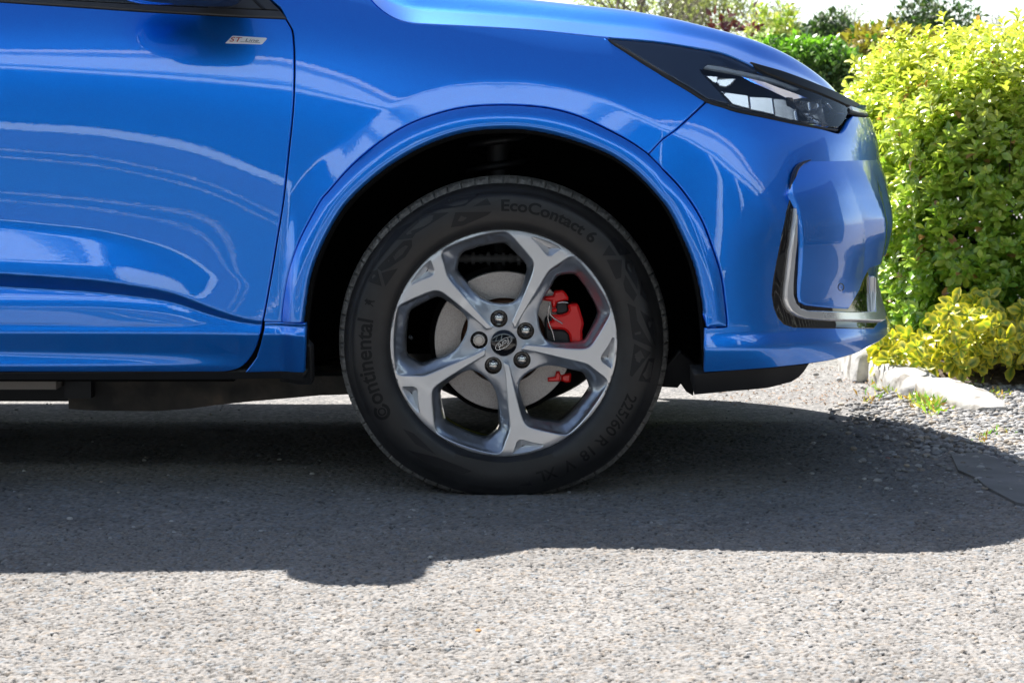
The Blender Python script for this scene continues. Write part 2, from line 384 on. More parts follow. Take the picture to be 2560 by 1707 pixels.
def px2uv(P, fn=None, it=30):
    fn = fn or body
    P = np.asarray(P, float); uv = pl(P, 0.0)
    m = uv[:, 0] > 1900; uv[m, 0] = 1900 + (uv[m, 0] - 1900) * 0.8
    for _ in range(it):
        r = P - proj(fn(uv[:, 0], uv[:, 1])); h = 1.0
        ju = (proj(fn(uv[:, 0] + h, uv[:, 1])) - proj(fn(uv[:, 0] - h, uv[:, 1]))) / (2 * h)
        jv = (proj(fn(uv[:, 0], uv[:, 1] + h)) - proj(fn(uv[:, 0], uv[:, 1] - h))) / (2 * h)
        det = ju[:, 0] * jv[:, 1] - ju[:, 1] * jv[:, 0]; det = np.where(np.abs(det) < .08, .08, det)
        d0 = (r[:, 0] * jv[:, 1] - r[:, 1] * jv[:, 0]) / det; d1 = (ju[:, 0] * r[:, 1] - ju[:, 1] * r[:, 0]) / det
        uv = uv + np.clip(np.stack([d0, d1], -1), -25, 25) * .8
        uv[:, 0] = np.minimum(uv[:, 0], 2230)
    return uv
def px_line(P, n=6, fn=None, sm=True): # smooth open line traced on the photograph -> uv
    Q = catmull(P, n) if sm else np.asarray(P, float)
    return px2uv(Q, fn)
def panel(name, outline, m, parent, fn=None, step=6.0, gap=1.8, lip=0.010, rnd=0.0012, holes=(), inset=2.2, flip=False, soft=0.55):
    fn = fn or body
    O = resample(outline, step, True)
    if gap: O = offset(O, gap)
    O = resample(O, step, True)
    loops = [O] + [resample(h, step, True) for h in holes]
    pts = []; edges = []; nb = 0; ins = []
    for k, L in enumerate(loops):
        n = len(L); pts += list(L); edges += [(nb + i, nb + (i + 1) % n) for i in range(n)]; nb += n
        ins.append(offset(L, inset if k == 0 else -inset))
    allL = np.vstack(loops)
    def ok(Qp, dmin):
        c = inside(Qp, O)
        for h in loops[1:]: c &= ~inside(Qp, h)
        d = np.full(len(Qp), 1e9)
        for L in loops: d = np.minimum(d, pdist(Qp, L))
        return Qp[c & (d > dmin)]
    I = ok(np.vstack(ins), inset * .8)
    lo = O.min(0); hi = O.max(0)
    gu = np.arange(lo[0], hi[0], step); gv = np.arange(lo[1], hi[1], step)
    G = np.stack(np.meshgrid(gu, gv, indexing='ij'), -1).reshape(-1, 2)
    G = ok(G, inset + step * .45)
    A = np.vstack([np.array(pts), I, G])
    r = delaunay_2d_cdt([Vector((float(a), float(b))) for a, b in A], edges, [], 1, 1e-4)
    vv = np.array([(p.x, p.y) for p in r[0]]); tris = [f for f in r[2]]
    if len(loops) > 1:
        cen = np.array([vv[list(f)].mean(0) for f in tris]); keep = np.ones(len(tris), bool)
        for h in loops[1:]: keep &= ~inside(cen, h)
        tris = [t for t, k in zip(tris, keep) if k]
    P = fn(vv[:, 0], vv[:, 1]); Nn = normals_of(fn, vv[:, 0], vv[:, 1])
    # boundary verts: those coming from the loops
    isb = np.zeros(len(vv), bool); orig = r[3]
    for i, oo in enumerate(orig):
        if any(k < nb for k in oo): isb[i] = True
    idx = {}
    for i, oo in enumerate(orig):
        for k in oo: idx[k] = i
    # outward direction in 3D for the edge rounding
    out3 = np.zeros_like(P); back = -Nn
    base = 0
    V = P.copy()
    skirtV = []; skirtN = []; skirtF = []; vn = Nn.copy()
    for k, L in enumerate(loops):
        n = len(L); o2 = offset(L, -1.0 if k == 0 else 1.0)
        ids = [idx[base + i] for i in range(n)]; base += n
        po = fn(o2[:, 0], o2[:, 1]); pi = fn(L[:, 0], L[:, 1]); d = po - pi; d /= np.linalg.norm(d, axis=1, keepdims=True) + 1e-12
        nb0 = len(V) + len(skirtV)
        for i in range(n):
            q = ids[i]; V[q] = P[q] - Nn[q] * rnd
            vn[q] = Nn[q] * (1 - soft) + d[i] * soft; vn[q] /= np.linalg.norm(vn[q])
            skirtV.append(P[q] + d[i] * rnd * .4 - Nn[q] * (rnd + lip)); skirtN.append(d[i])
        for i in range(n):
            j = (i + 1) % n
            if ids[i] != ids[j]:
                skirtF.append((ids[i], ids[j], nb0 + j, nb0 + i))
    V = np.vstack([V, skirtV]); allN = np.vstack([vn, skirtN])
    faces = []
    for f in tris:
        a, b, c = f[:3]; n = np.cross(P[b] - P[a], P[c] - P[a])
        faces.append(tuple(f) if n @ Nn[a] > 0 else tuple(f)[::-1])
    nt_ = len(faces)
    for f in skirtF:
        a, b, c = f[:3]; n = np.cross(V[b] - V[a], V[c] - V[a])
        faces.append(f if n @ allN[c] > 0 else f[::-1])
    ln = []
    for k, f in enumerate(faces):
        for q in f:
            ln.append(allN[q] if k < nt_ or q >= len(P) else allN[f[-1] if f[-1] >= len(P) else f[0]] if False else allN[q])
    return mk(name, V, faces, m, parent, normals=ln)
def strip(name, line, width, m, parent, fn=None, lift=0.001, taper=True):
    """a thin band laid along a uv line on a surface (seals, trims), with a rounded cross-section"""
    fn = fn or body; L = resample(line, 5, False)
    d = np.gradient(L, axis=0); d /= np.linalg.norm(d, axis=1, keepdims=True) + 1e-9; nrm = np.stack([-d[:, 1], d[:, 0]], -1)
    w_ = width if np.ndim(width) else np.full(len(L), float(width)); w_ = np.interp(np.linspace(0, 1, len(L)), np.linspace(0, 1, len(w_)), w_)
    cols = []
    for s, h in ((-.5, -.004), (-.5, .25 * lift), (-.32, .85 * lift), (0, lift), (.32, .85 * lift), (.5, .25 * lift), (.5, -.004)):
        q = L + nrm * (w_ * s)[:, None]; P = fn(q[:, 0], q[:, 1]); Nn = normals_of(fn, q[:, 0], q[:, 1]); cols.append(P + Nn * h)
    V = np.stack(cols, 1).reshape(-1, 3); k = len(cols)
    Fc = [tuple(f) for f in grid_faces(len(L), k)]
    Fc += [tuple(range(k)), tuple(range(len(V) - k, len(V)))[::-1]]
    return mk(name, V, Fc, m, parent, auto=60)
# ================================================================ CAR
car = empty('parked_car', (-1.0, 0.93, 0.0))
tag(car, 'glossy metallic blue car with silver five-spoke wheels and red brake caliper on the tarmac', 'car')
DOORF = [(714, 46), (724, 62), (732, 82), (736, 143), (735.5, 214), (732, 286), (721, 393), (709, 500), (694, 593), (679, 686), (661, 786)]
DOORB = [(656, 814), (646, 857), (629, 893), (602, 920), (571, 930), (536, 932)]
BELT = [(-110, -4), (0, 4), (180, 16), (357, 28), (607, 42), (714, 46)]
door_o = np.vstack([px_line(DOORF, 4), px_line(DOORB, 4), px2uv([(0, 932), (-120, 932)]), px2uv([(-120, -4), (0, 4), (180, 16), (357, 28), (607, 42)])])
door = panel('door', door_o, M['paint'], car, step=5.0, gap=2.6)
HLB = [(1768, 253), (1718, 222), (1664, 189), (1611, 156), (1568, 129), (1536, 111), (1518, 95)]
HOODE = [(1518, 94), (1500, 91.5), (1343, 75), (1200, 66), (1057, 59), (1014, 54), (979, 41), (950, 21), (929, 0), (905, -34), (880, -75)]
ao = px_line(ARCH_O[:20], 3)
wing_o = np.vstack([px2uv([(628, -75), (655, -32), (679, 0), (700, 19)]), px_line(DOORF, 4), px2uv([(657, 806), (704, 807)]), ao[2:], px2uv([(1690, 326)]), px_line(HLB, 4), px_line(HOODE, 4)])
wing = panel('front_wing', wing_o, M['paint'], car, step=5.0, gap=2.0)
sill_o = np.vstack([px2uv([(661, 808), (763, 808), (761, 870), (759, 932), (612, 932), (628, 912)]), px_line([(640, 895), (652, 857), (660, 822)], 3)])
panel('sill_end', sill_o, M['paint'], car, step=4.0, gap=0.8)
# arch trim: body coloured strip round the opening with its own gentle crown
AO = px_line(ARCH_O, 4); AI = px_line(ARCH_I, 4)
def trim_fn(u, v):
    sh = np.shape(u); q = np.stack([np.ravel(u), np.ravel(v)], -1)
    do = pdist(q, AO, False); di = pdist(q, AI, False); t = do / (do + di + 1e-6)
    e = -0.0035 - 0.0065 * (4 * t * (1 - t)) ** .8 + 0.010 * np.clip((t - .8) / .2, 0, 1) ** 2
    return body(u, v, e.reshape(sh))
_lu = np.linspace(640, 1880, 311); _lv = np.linspace(220, 900, 171)
_gu, _gv = np.meshgrid(_lu, _lv, indexing='ij'); _q = np.stack([_gu.ravel(), _gv.ravel()], -1)
_do = pdist(_q, AO, False).reshape(_gu.shape); _di = pdist(_q, AI, False).reshape(_gu.shape)
def trim_fn(u, v):
    a = np.clip((u - 640) / 4, 0, 309.99); b = np.clip((v - 220) / 4, 0, 169.99); i = a.astype(int); j = b.astype(int); fa = a - i; fb = b - j
    def s(G): return G[i, j] * (1 - fa) * (1 - fb) + G[i + 1, j] * fa * (1 - fb) + G[i, j + 1] * (1 - fa) * fb + G[i + 1, j + 1] * fa * fb
    do, di = s(_do), s(_di); t = do / (do + di + 1e-6)
    e = -0.003 - 0.0075 * np.sin(np.pi * np.clip(t, 0, 1)) + 0.014 * np.clip((t - .78) / .22, 0, 1) ** 2
    return body(u, v, e)
trim_o = np.vstack([AO, AI[::-1]])
panel('wheel_arch_trim', trim_o, M['paint'], car, fn=trim_fn, step=4.0, gap=1.6, lip=0.03)
# front bumper
M['navy'] = mat('recess_shadow_paint', (.003, .008, .04), .15, coat=1)  # navy for the painted recess shade and the sensor ring
BT = [(1768, 253), (1807, 266), (1843, 279), (1914, 293), (1986, 308), (2057, 322), (2096, 333), (2112, 322), (2122, 303), (2132, 289)]
bump_o = np.vstack([px2uv([(1621, 386), (1690, 324)]), px_line(BT, 3), px2uv([(2140, 290)]), [(2260, 281), (2380, 281), (2500, 281), (2820, 300), (3120, 300), (3120, 932), (2820, 925), (2560, 880), (2380, 872), (2240, 874)],
                    px_line([(2168, 869), (2136, 886), (2059, 905), (1944, 919), (1830, 928), (1759, 932)], 3), px2uv([(1760, 870)]), px_line(ARCH_O[::-1][0:10], 3)])
bumper = panel('front_bumper', bump_o, M['paint'], car, step=6.0, gap=1.4)
# lower air-intake corner: gloss black bezel, chrome hook and blue pod
def z6(P): return [(1600 + .3827 * x, 400 + .3827 * y) for x, y in P]
def off(e): return lambda u, v: body(u, v, e)
bez = z6([(985, 228), (972, 290), (958, 340), (930, 480), (900, 640), (875, 780), (865, 880), (880, 970), (905, 1030), (945, 1075), (1010, 1095), (1300, 1099), (1530, 1100), (1560, 1060), (1530, 985), (1500, 760), (1480, 700), (1400, 600), (1200, 350), (1060, 330), (1025, 310)])
bz = panel('intake_bezel', px2uv(bez, off(-.002)), M['gloss'], bumper, fn=off(-.002), step=6, gap=0, rnd=.0015)
chr_ = z6([(1027, 312), (1010, 450), (990, 600), (972, 760), (962, 850), (960, 910), (975, 955), (1000, 992), (1040, 1020), (1090, 1035), (1200, 1043), (1400, 1046), (1590, 1047), (1612, 1038), (1600, 960), (1575, 860), (1550, 770), (1540, 760), (1540, 860), (1540, 985), (1400, 990), (1200, 985), (1110, 983), (1060, 968), (1030, 935), (1012, 880), (1012, 830), (1025, 640), (1040, 430), (1040, 320)])
def chfn(u, v): return body(u, v, -0.014)
panel('chrome_trim', px2uv(chr_, chfn), M['chrome'], bumper, fn=chfn, step=4, gap=0, rnd=.004, inset=3.0, soft=.7)
pod = z6([(1110, 2), (1060, 20), (1025, 60), (1003, 130), (992, 220), (1030, 300), (1052, 400), (1062, 560), (1050, 760), (1042, 890), (1050, 930), (1090, 950), (1200, 962), (1370, 972), (1395, 930), (1440, 850), (1500, 715)])
def podfn(u, v):
    k = np.clip((v - 400) / 150, 0, 1); k2 = np.clip((v - 560) / 240, 0, 1)
    e = 0.004 - 0.019 * np.sin(np.clip((v - 385) / 110, 0, 1) * np.pi / 2) + 0.0095 * k2 ** 1.3 - 0.016 * k * (1 - .6 * k2) * np.clip(1 - np.abs(u - 2035 - (v - 400) * .22) / 62, 0, 1) + 0.006 * np.clip(1 - np.abs(u - 2120 - (v - 400) * .1) / 40, 0, 1) * k
    return body(u, v, e)
pod_uv = np.vstack([px2uv(pod, podfn), [(2240, 660), (2250, 560), (2250, 440), (2200, 395)]])
panel('bumper_pod', pod_uv, M['paint'], bumper, fn=podfn, step=5, gap=0, rnd=.004, inset=4, lip=.02)
strip('recess_edge_shade', px2uv(catmull(z6([(1112, 2), (1062, 20), (1024, 60), (1001, 130), (990, 225)]), 4), off(-.006)), [3, 8, 9, 9, 6], M['navy'], bumper, fn=off(-.006), lift=.003)  # dark strip painted in as the shade inside the pod recess
circ = [(2103 + 8.5 * math.cos(t), 718 + 10 * math.sin(t)) for t in np.linspace(0, 2 * math.pi, 21)[:-1]]
sen = lambda u, v: podfn(u, v) + np.array([0, -.0012, 0])
panel('parking_sensor', px2uv(circ, sen), M['navy'], bumper, fn=sen, step=3, gap=0, rnd=.0006, inset=1.5)
circ = [(2103 + 6.5 * math.cos(t), 718 + 8 * math.sin(t)) for t in np.linspace(0, 2 * math.pi, 21)[:-1]]
sen2 = lambda u, v: podfn(u, v) + np.array([0, -.0022, 0])
panel('sensor_face', px2uv(circ, sen2), M['paint'], bumper, fn=sen2, step=3, gap=0, rnd=.0006, inset=1.5)
# valance under the lip
val = [(1736, 936), (1830, 926), (1944, 917), (2024, 909), (2010, 930), (1998, 943), (1979, 955), (1925, 969), (1830, 978), (1736, 987)]
panel('front_valance', px2uv(val, off(.025)), M['black'], car, fn=off(.025), step=8, gap=0, lip=.05)

# headlight
def z5(P): return [(1700 + .2041 * x, 60 + .2041 * y) for x, y in P]
HLT = [(1518, 94), (1560, 96), (1629, 102), (1684, 109), (1736, 118), (1807, 132), (1861, 154), (1907, 176), (1955, 198), (2021, 222), (2080, 246), (2113, 262), (2123, 275), (2120, 290), (2110, 308), (2097, 322)]
HLL = [(2097, 322), (2070, 321), (2057, 319), (1986, 305), (1914, 289), (1843, 272), (1807, 262), (1768, 250), (1718, 218), (1664, 186), (1611, 153), (1568, 127), (1536, 109), (1518, 94)]
hl_o = np.vstack([px_line(HLT, 3), px_line(HLL, 3)[1:-1]])
M['bowl'] = mat('headlight_bowl', (.20, .25, .38), .15, coat=.6)
hl = panel('headlight', hl_o, M['bowl'], car, fn=off(.12), step=8, gap=0, lip=.02)
def hp(name, pts, m, e, sm=2, rnd=.002, f=None, step=5):
    fn = f or off(e); P = catmull(z5(pts), sm, True) if sm > 1 else z5(pts)
    return panel(name, px2uv(P, fn), m, hl, fn=fn, step=step, gap=0, rnd=rnd, inset=2, lip=.006)
M['smoke'] = mat('smoked_lens', (0.055, 0.085, 0.16), 0.08, coat=.5)
M['white_refl'] = mat('bright_reflector', (0.96, 0.96, 0.97), 0.18, metal=0.75)
M['drl'] = mat('light_guide', (0.85, 0.88, 0.92), 0.15)
M['lens_blue'] = mat('projector_lens', (0.66, 0.74, 0.88), 0.25, metal=.6, coat=1)
smk = np.vstack([px2uv([(1522, 97), (1629, 104), (1736, 120), (1807, 134), (1861, 156), (1886, 170), (1904, 180), (1843, 176), (1802, 166), (1769, 162), (1751, 174), (1759, 187), (1798, 229), (1827, 261), (1768, 247), (1718, 215), (1664, 183), (1611, 150), (1568, 124), (1536, 106)], off(.006))])
panel('smoked_segment', smk, M['smoke'], hl, fn=off(.006), step=6, gap=0, rnd=.001)
hp('light_guide', [(290, 530), (345, 492), (500, 510), (800, 585), (1100, 655), (1380, 735), (1480, 800), (1400, 800), (1290, 750), (900, 650), (600, 585), (420, 555)], M['drl'], .008, 1)
def flat(vt, deg, e=.010, wav=0):
    return lambda u, v: body(u, v, 0, sfix=Sf(np.minimum(u, 2400), np.full(np.shape(u), float(vt))) + e + (v - vt) * math.tan(R(deg)) / 1150 + wav * np.cos((u - 1800) / 18.0))
def facets(vt, deg, e, w):
    f0 = flat(vt, deg, e)
    def fn(u, v):
        u = np.asarray(u, float); ur = np.ceil(u / w) * w; P = f0(u, v); P2 = f0(ur, v); P[..., 1] = P2[..., 1] + (ur - u) * .12 / 1150
        return P
    return fn
refl = facets(222, -15, .012, 46.0)
hp('reflector', [(480, 818), (870, 890), (1240, 920), (1310, 935), (1340, 1010), (1440, 1120), (1580, 1215), (1350, 1180), (1000, 1080), (800, 1030), (640, 985), (560, 900)], M['white_refl'], 0, 1, f=refl)
hp('side_reflector', [(300, 628), (420, 640), (690, 668), (620, 745), (560, 775), (480, 760), (400, 715)], M['white_refl'], 0, 1, f=facets(184, -15, .010, 60.0))
hp('projector_bezel', [(1300, 935), (1500, 905), (1900, 965), (2020, 1100), (1930, 1235), (1760, 1250), (1560, 1215), (1340, 1010)], M['white_refl'], 0, 1, f=facets(222, -15, .018, 70.0))
hp('projector_shade', [(1335, 905), (1388, 908), (1420, 1000), (1500, 1090), (1610, 1192), (1540, 1180), (1430, 1110), (1345, 1010)], M['gloss'], 0, 1, f=flat(222, 14, .004))
hp('projector_ring', [(1395, 925), (1470, 925), (1500, 1010), (1590, 1110), (1760, 1235), (1700, 1240), (1600, 1185), (1500, 1090), (1430, 1010)], M['white_refl'], 0, 1, rnd=.004, f=facets(222, -15, .003, 24.0))
def lensf(u, v): return body(u, v, ((u - 2045) ** 2 + (v - 275) ** 2) * 5e-6, sfix=Sf(np.minimum(u, 2400), np.full(np.shape(u), 235.0)) + .006)
hp('projector_lens', [(1540, 960), (1700, 950), (1830, 1000), (1930, 1080), (1950, 1150), (1880, 1205), (1780, 1215), (1650, 1120), (1560, 1030)], M['lens_blue'], 0, 2, f=facets(236, -15, .004, 300.0))
hp('indicator_lamp', [(1790, 945), (1905, 968), (1960, 1010), (2045, 1095), (1930, 1085), (1870, 1050)], M['gloss'], .006, 1)
hp('indicator_lens', [(1810, 965), (1880, 975), (1925, 1020), (1870, 1040)], M['bright_chrome'], .003, 1)
panel('lens', offset(resample(hl_o, 6), 2.0), M['clear'], hl, fn=off(-.001), step=7, gap=0, rnd=.003, lip=.004, inset=3)
strip('headlight_seal', px_line([(1521, 100), (1536, 112), (1568, 131), (1611, 158), (1664, 190), (1718, 222), (1768, 253), (1807, 266), (1843, 277), (1914, 292), (1986, 308), (2057, 321), (2092, 326)], 4), [3, 9, 10, 9, 8, 8, 6, 4], M['rubber_seal'], car, lift=.0035)
gap_ = z5([(870, 462), (1000, 500), (1250, 570), (1500, 660), (1700, 740), (1850, 800), (2000, 870), (2120, 935), (2215, 990), (2160, 1020), (2090, 1003), (2030, 985), (1850, 905), (1500, 770), (1250, 668), (1060, 598), (960, 538)])
panel('bonnet_underside_shadow_gap' if False else 'bonnet_seal_gap_shade', px2uv(gap_, off(-.005)), M['rubber_seal'], car, fn=off(-.005), step=5, gap=0, rnd=.001)  # black panel paints the shaded gap under the bonnet edge, seal included
g1 = z5([(2095, 1000), (2180, 1030), (2300, 1080), (2312, 1112), (2200, 1085), (2112, 1060)])
g2 = z5([(2075, 1030), (2110, 1062), (2200, 1087), (2312, 1114), (2310, 1136), (2200, 1115), (2085, 1090)])
panel('grille_chrome', px2uv(g1, off(-.006)), M['chrome'], car, fn=off(-.006), step=4, gap=0)
panel('grille_surround', px2uv(g2, off(-.005)), M['black'], car, fn=off(-.005), step=4, gap=0)

# bonnet: lofted from the edge line towards the centre
e_px = px_line([(880, -75), (905, -34), (929, 0), (950, 21), (979, 41), (1014, 54), (1057, 59), (1200, 66), (1343, 75), (1500, 91), (1629, 101), (1736, 117), (1807, 131), (1861, 153), (1907, 174), (1950, 186), (2021, 211), (2093, 243), (2146, 262)], 8)
E = body(e_px[:, 0], e_px[:, 1])
lu = e_px[-1]
fr = np.stack([np.linspace(lu[0] + 8, 2380, 30), np.interp(np.linspace(0, 1, 30), [0, .3, 1], [lu[1], lu[1] - 4, lu[1] - 14])], -1)
E = np.vstack([E, body(fr[:, 0], fr[:, 1])])
seg = np.concatenate([[0], np.cumsum(np.linalg.norm(np.diff(E, axis=0), axis=1))])
ss = np.linspace(0, seg[-1], 240); E = np.stack([np.interp(ss, seg, E[:, k]) for k in range(3)], -1)
for _ in range(3): E[1:-1] = .25 * E[:-2] + .5 * E[1:-1] + .25 * E[2:]
silp = [(1000, -32), (1264, 0), (1450, 22), (1557, 35), (1664, 56), (1754, 78), (1843, 99), (1914, 120), (1986, 149), (2057, 185), (2111, 213), (2146, 242), (2163, 258)]
sw = np.array([at_y(X, Y, .30) for X, Y in silp])
cx = np.concatenate([[-1.2, -.6], sw[:, 0], [0.86, .92]]); czz = np.concatenate([[1.24, 1.17], sw[:, 2], [sw[-1, 2] - .012, sw[-1, 2] - .03]])
def Zc(x): return np.interp(x, cx, czz)
xs_ = np.linspace(-1.3, 1.1, 800); zs_ = smooth1(Zc(xs_), 9, 0)
def Zc(x): return np.interp(x, xs_, zs_)
xe = E[:, 0]; L0 = seg[-1]
tx = np.interp(ss, [0, ss[110], ss[200], ss[-1]], [E[0, 0] - .05, E[110, 0], .80, E[-1, 0] - .02])
nv = 80; vv_ = np.linspace(0, 1, nv) ** 1.9
HB = []
GD = np.linspace(0, .30, 301); _sl = np.interp(GD, [0, .066, .078, .098, .125, .17, .30], [.55, .52, 1.2, 1.1, .30, .04, 0]); GG = np.cumsum(_sl); GG = smooth1(GG / GG[-1], 3, 0); GG = (GG - GG[0]) / (GG[-1] - GG[0])
W0 = .26
for i in range(240):
    e = E[i]; tgt = np.array([min(tx[i], E[-1, 0] - .015), .93])
    d = tgt - e[:2]; L = np.linalg.norm(d)
    row = []
    for t in vv_:
        x, y = e[:2] + d * t; s_ = min(t * L / W0, 1)
        g = float(np.interp(t * L, GD, GG))
        z = e[2] + (Zc(x) - e[2]) * g
        z += 0.0 * math.exp(-((t * L - .13) / .022) ** 2) * min(1, max(0, (0.62 - x) / .3))   # bonnet ridge
        row.append((x, y, z))
    HB.append(row)
HB = np.array(HB)
if True:
    K = HB.copy()
    for _ in range(2): K[1:-1, 1:-1, 2] = .25 * K[:-2, 1:-1, 2] + .5 * K[1:-1, 1:-1, 2] + .25 * K[2:, 1:-1, 2]
    HB = K
mir = HB.copy()[:, ::-1][:, 1:]; mir[..., 1] = 1.86 - mir[..., 1]
full = np.concatenate([HB, mir], 1)
lipr = full[:, :1].copy(); lipr[..., 2] -= .012; lipr[..., 1] += .004; lipr2 = lipr.copy(); lipr2[..., 1] += .05; lipr2[..., 0] -= .02
full = np.concatenate([lipr2, lipr, full], 1)
fv = full.reshape(-1, 3); ff = [tuple(f)[::-1] for f in grid_faces(full.shape[0], full.shape[1])]
bonnet = mk('bonnet', fv, ff, M['paint'], car, auto=50)

# black inner shell behind all panel gaps
IS = np.vstack([px2uv([(-120, -100), (900, -100), (929, 0), (979, 41), (1057, 60), (1500, 93), (1700, 112), (1861, 156), (2093, 246), (2130, 262)]), [(2300, 285), (2380, 285), (2380, 860), (2280, 860)],
                px2uv([(2160, 866), (2059, 900), (1944, 912), (1764, 925)]), AI[::-1], px2uv([(757, 925), (-120, 925)])])
panel('inner_shell', IS, M['void'], car, fn=off(.014), step=14, gap=0, lip=.02, holes=(offset(resample(hl_o, 8), 3.0),))
# belt moulding, window and quarter light
bm = px2uv([(-120, -16), (0, -9), (200, 3), (474, 18), (652, 25), (700, 27), (716, 45), (607, 40), (357, 26), (180, 14), (0, 2), (-120, -6)], off(-.003))
panel('belt_moulding', bm, M['trim'], car, fn=off(-.003), step=4, gap=0, rnd=.002)
gl = px2uv([(-120, -95), (600, -95), (622, -62), (655, -22), (680, 6), (700, 26), (652, 24), (474, 17), (200, 2), (0, -10), (-120, -17)], off(.004))
win = panel('side_window', gl, M['glass_dark'], car, fn=off(.004), step=10, gap=0)
ql = px2uv([(520, 19), (560, -40), (600, -95), (622, -62), (655, -22), (678, 6), (697, 25), (652, 23)], off(.002))
panel('quarter_panel', ql, M['trim'], car, fn=off(.002), step=6, gap=0)
strip('pillar_seal', px2uv([(660, 24), (630, -5), (590, -50)], off(.001)), 7, M['rubber_seal'], car, fn=off(0.001), lift=.002)
# door mirror
def superell(c, r, n1=14, n2=24, p=.75):
    V = []
    for i in range(n1 + 1):
        a = math.pi * (i / n1 - .5)
        for j in range(n2):
            b = 2 * math.pi * j / n2
            f = lambda t: math.copysign(abs(t) ** p, t)
            V.append((c[0] + r[0] * f(math.cos(a)) * f(math.cos(b)), c[1] + r[1] * f(math.cos(a)) * f(math.sin(b)), c[2] + r[2] * f(math.sin(a))))
    Fc = [(i * n2 + j, i * n2 + (j + 1) % n2, (i + 1) * n2 + (j + 1) % n2, (i + 1) * n2 + j) for i in range(n1) for j in range(n2)]
    return V, Fc
mc = at_y(425, 5, -.13); mz = mc[2]
V, Fc = superell((mc[0] - .03, -.088, mz + .085), (.115, .100, .088)); door_mirror = mk('door_mirror', V, Fc, M['paint'], car)
V, Fc = superell((mc[0] + .02, -.10, mz + .03), (.10, .10, .032), p=.6); mk('mirror_base', V, Fc, M['black'], door_mirror)
V, Fc = superell((mc[0] + .07, -.02, mz + .03), (.06, .09, .03), p=.6); mk('mirror_arm', V, Fc, M['black'], door_mirror)

# the rest of the hull: far side, rear quarter, cabin and roof
yt = float(body(np.array([-200.]), np.array([-100.]))[0, 1]); 
ku = np.array([-200.]); prof = body(np.full(40, -200.), np.linspace(-100, 932, 40))
prof_y = prof[:, 1]; prof_z = prof[:, 2]
rows = []
for x in np.concatenate([np.linspace(-1.32, -3.2, 12), np.linspace(-3.25, -3.62, 8)]):
    k = max(0, (-3.2 - x) / .42); ins_ = .40 * (1 - math.sqrt(max(0, 1 - k * k)))
    rows.append([(x, y + ins_, z) for y, z in zip(prof_y, prof_z)])
rows = np.array(rows); a = rows.shape
far = rows.copy(); far[..., 1] = 1.86 - far[..., 1]
V = np.concatenate([rows.reshape(-1, 3), far.reshape(-1, 3)]); n0 = a[0] * a[1]
Fc = [tuple(f)[::-1] for f in grid_faces(a[0], a[1])] + [tuple(int(i) + n0 for i in f) for f in grid_faces(a[0], a[1])]
e0 = (a[0] - 1) * a[1]
Fc += [(e0 + j, e0 + j + 1, n0 + e0 + j + 1, n0 + e0 + j) for j in range(a[1] - 1)]
mk('rear_body', V, Fc, M['paint'], car, auto=40)
fu = np.arange(-260, 1641, 38.); fvv = np.linspace(-100, 932, 60)
gu, gv = np.meshgrid(fu, fvv, indexing='ij'); P = body(gu, gv); P[..., 1] = 1.86 - P[..., 1]
Fg = grid_faces(len(fu), len(fvv)); cen = np.array([((gu.ravel()[list(f)]).mean(), (gv.ravel()[list(f)]).mean()) for f in Fg])
Fg = Fg[~inside(cen, AI) & (cen[:, 1] > np.interp(cen[:, 0], [860, 880, 1014, 1500, 1861], [-200, 0, 80, 110, 175]))]
mk('far_side_panels', P.reshape(-1, 3), Fg, M['paint'], car)
# cabin
def cab(y): return y
zb = (1240 + 95) / 1150; yb = yt
ring = [(-3.55, 1.05), (-3.35, 1.38), (-2.9, 1.63), (-2.0, 1.675), (-1.45, 1.66), (-1.02, 1.61), (-.62, 1.41), (-.34, 1.12)]
V = []; 
for x, z in ring:
    k = (z - 1.1) / .57; yi = yb + .01 + .06 * max(0, k)
    V += [(x, yi, z), (x, .93, z + .015), (x, 1.86 - yi, z)]
rf = [(3 * i + j, 3 * i + j + 1, 3 * (i + 1) + j + 1, 3 * (i + 1) + j) for i in range(7) for j in range(2)]
mk('roof', V, [f for k, f in enumerate(rf) if 2 <= k < 10], M['paint'], car, auto=50)
mk('windscreen', V, [f for k, f in enumerate(rf) if k >= 10], M['glass_dark'], car)
mk('rear_window', V, [f for k, f in enumerate(rf) if k < 2], M['glass_dark'], car)
sv = []
for x, z in ring:
    k = (z - 1.1) / .57; yi = yb + .01 + .06 * max(0, k); sv += [(x, yi, z), (x, yb, zb)]
sf = [(2 * i, 2 * i + 1, 2 * i + 3, 2 * i + 2) for i in range(7)]
mk('window_band', sv, sf, M['glass_dark'], car, smooth=False)
mk('window_band', [(x, 1.86 - y, z) for x, y, z in sv], [f[::-1] for f in sf], M['glass_dark'], car, smooth=False)
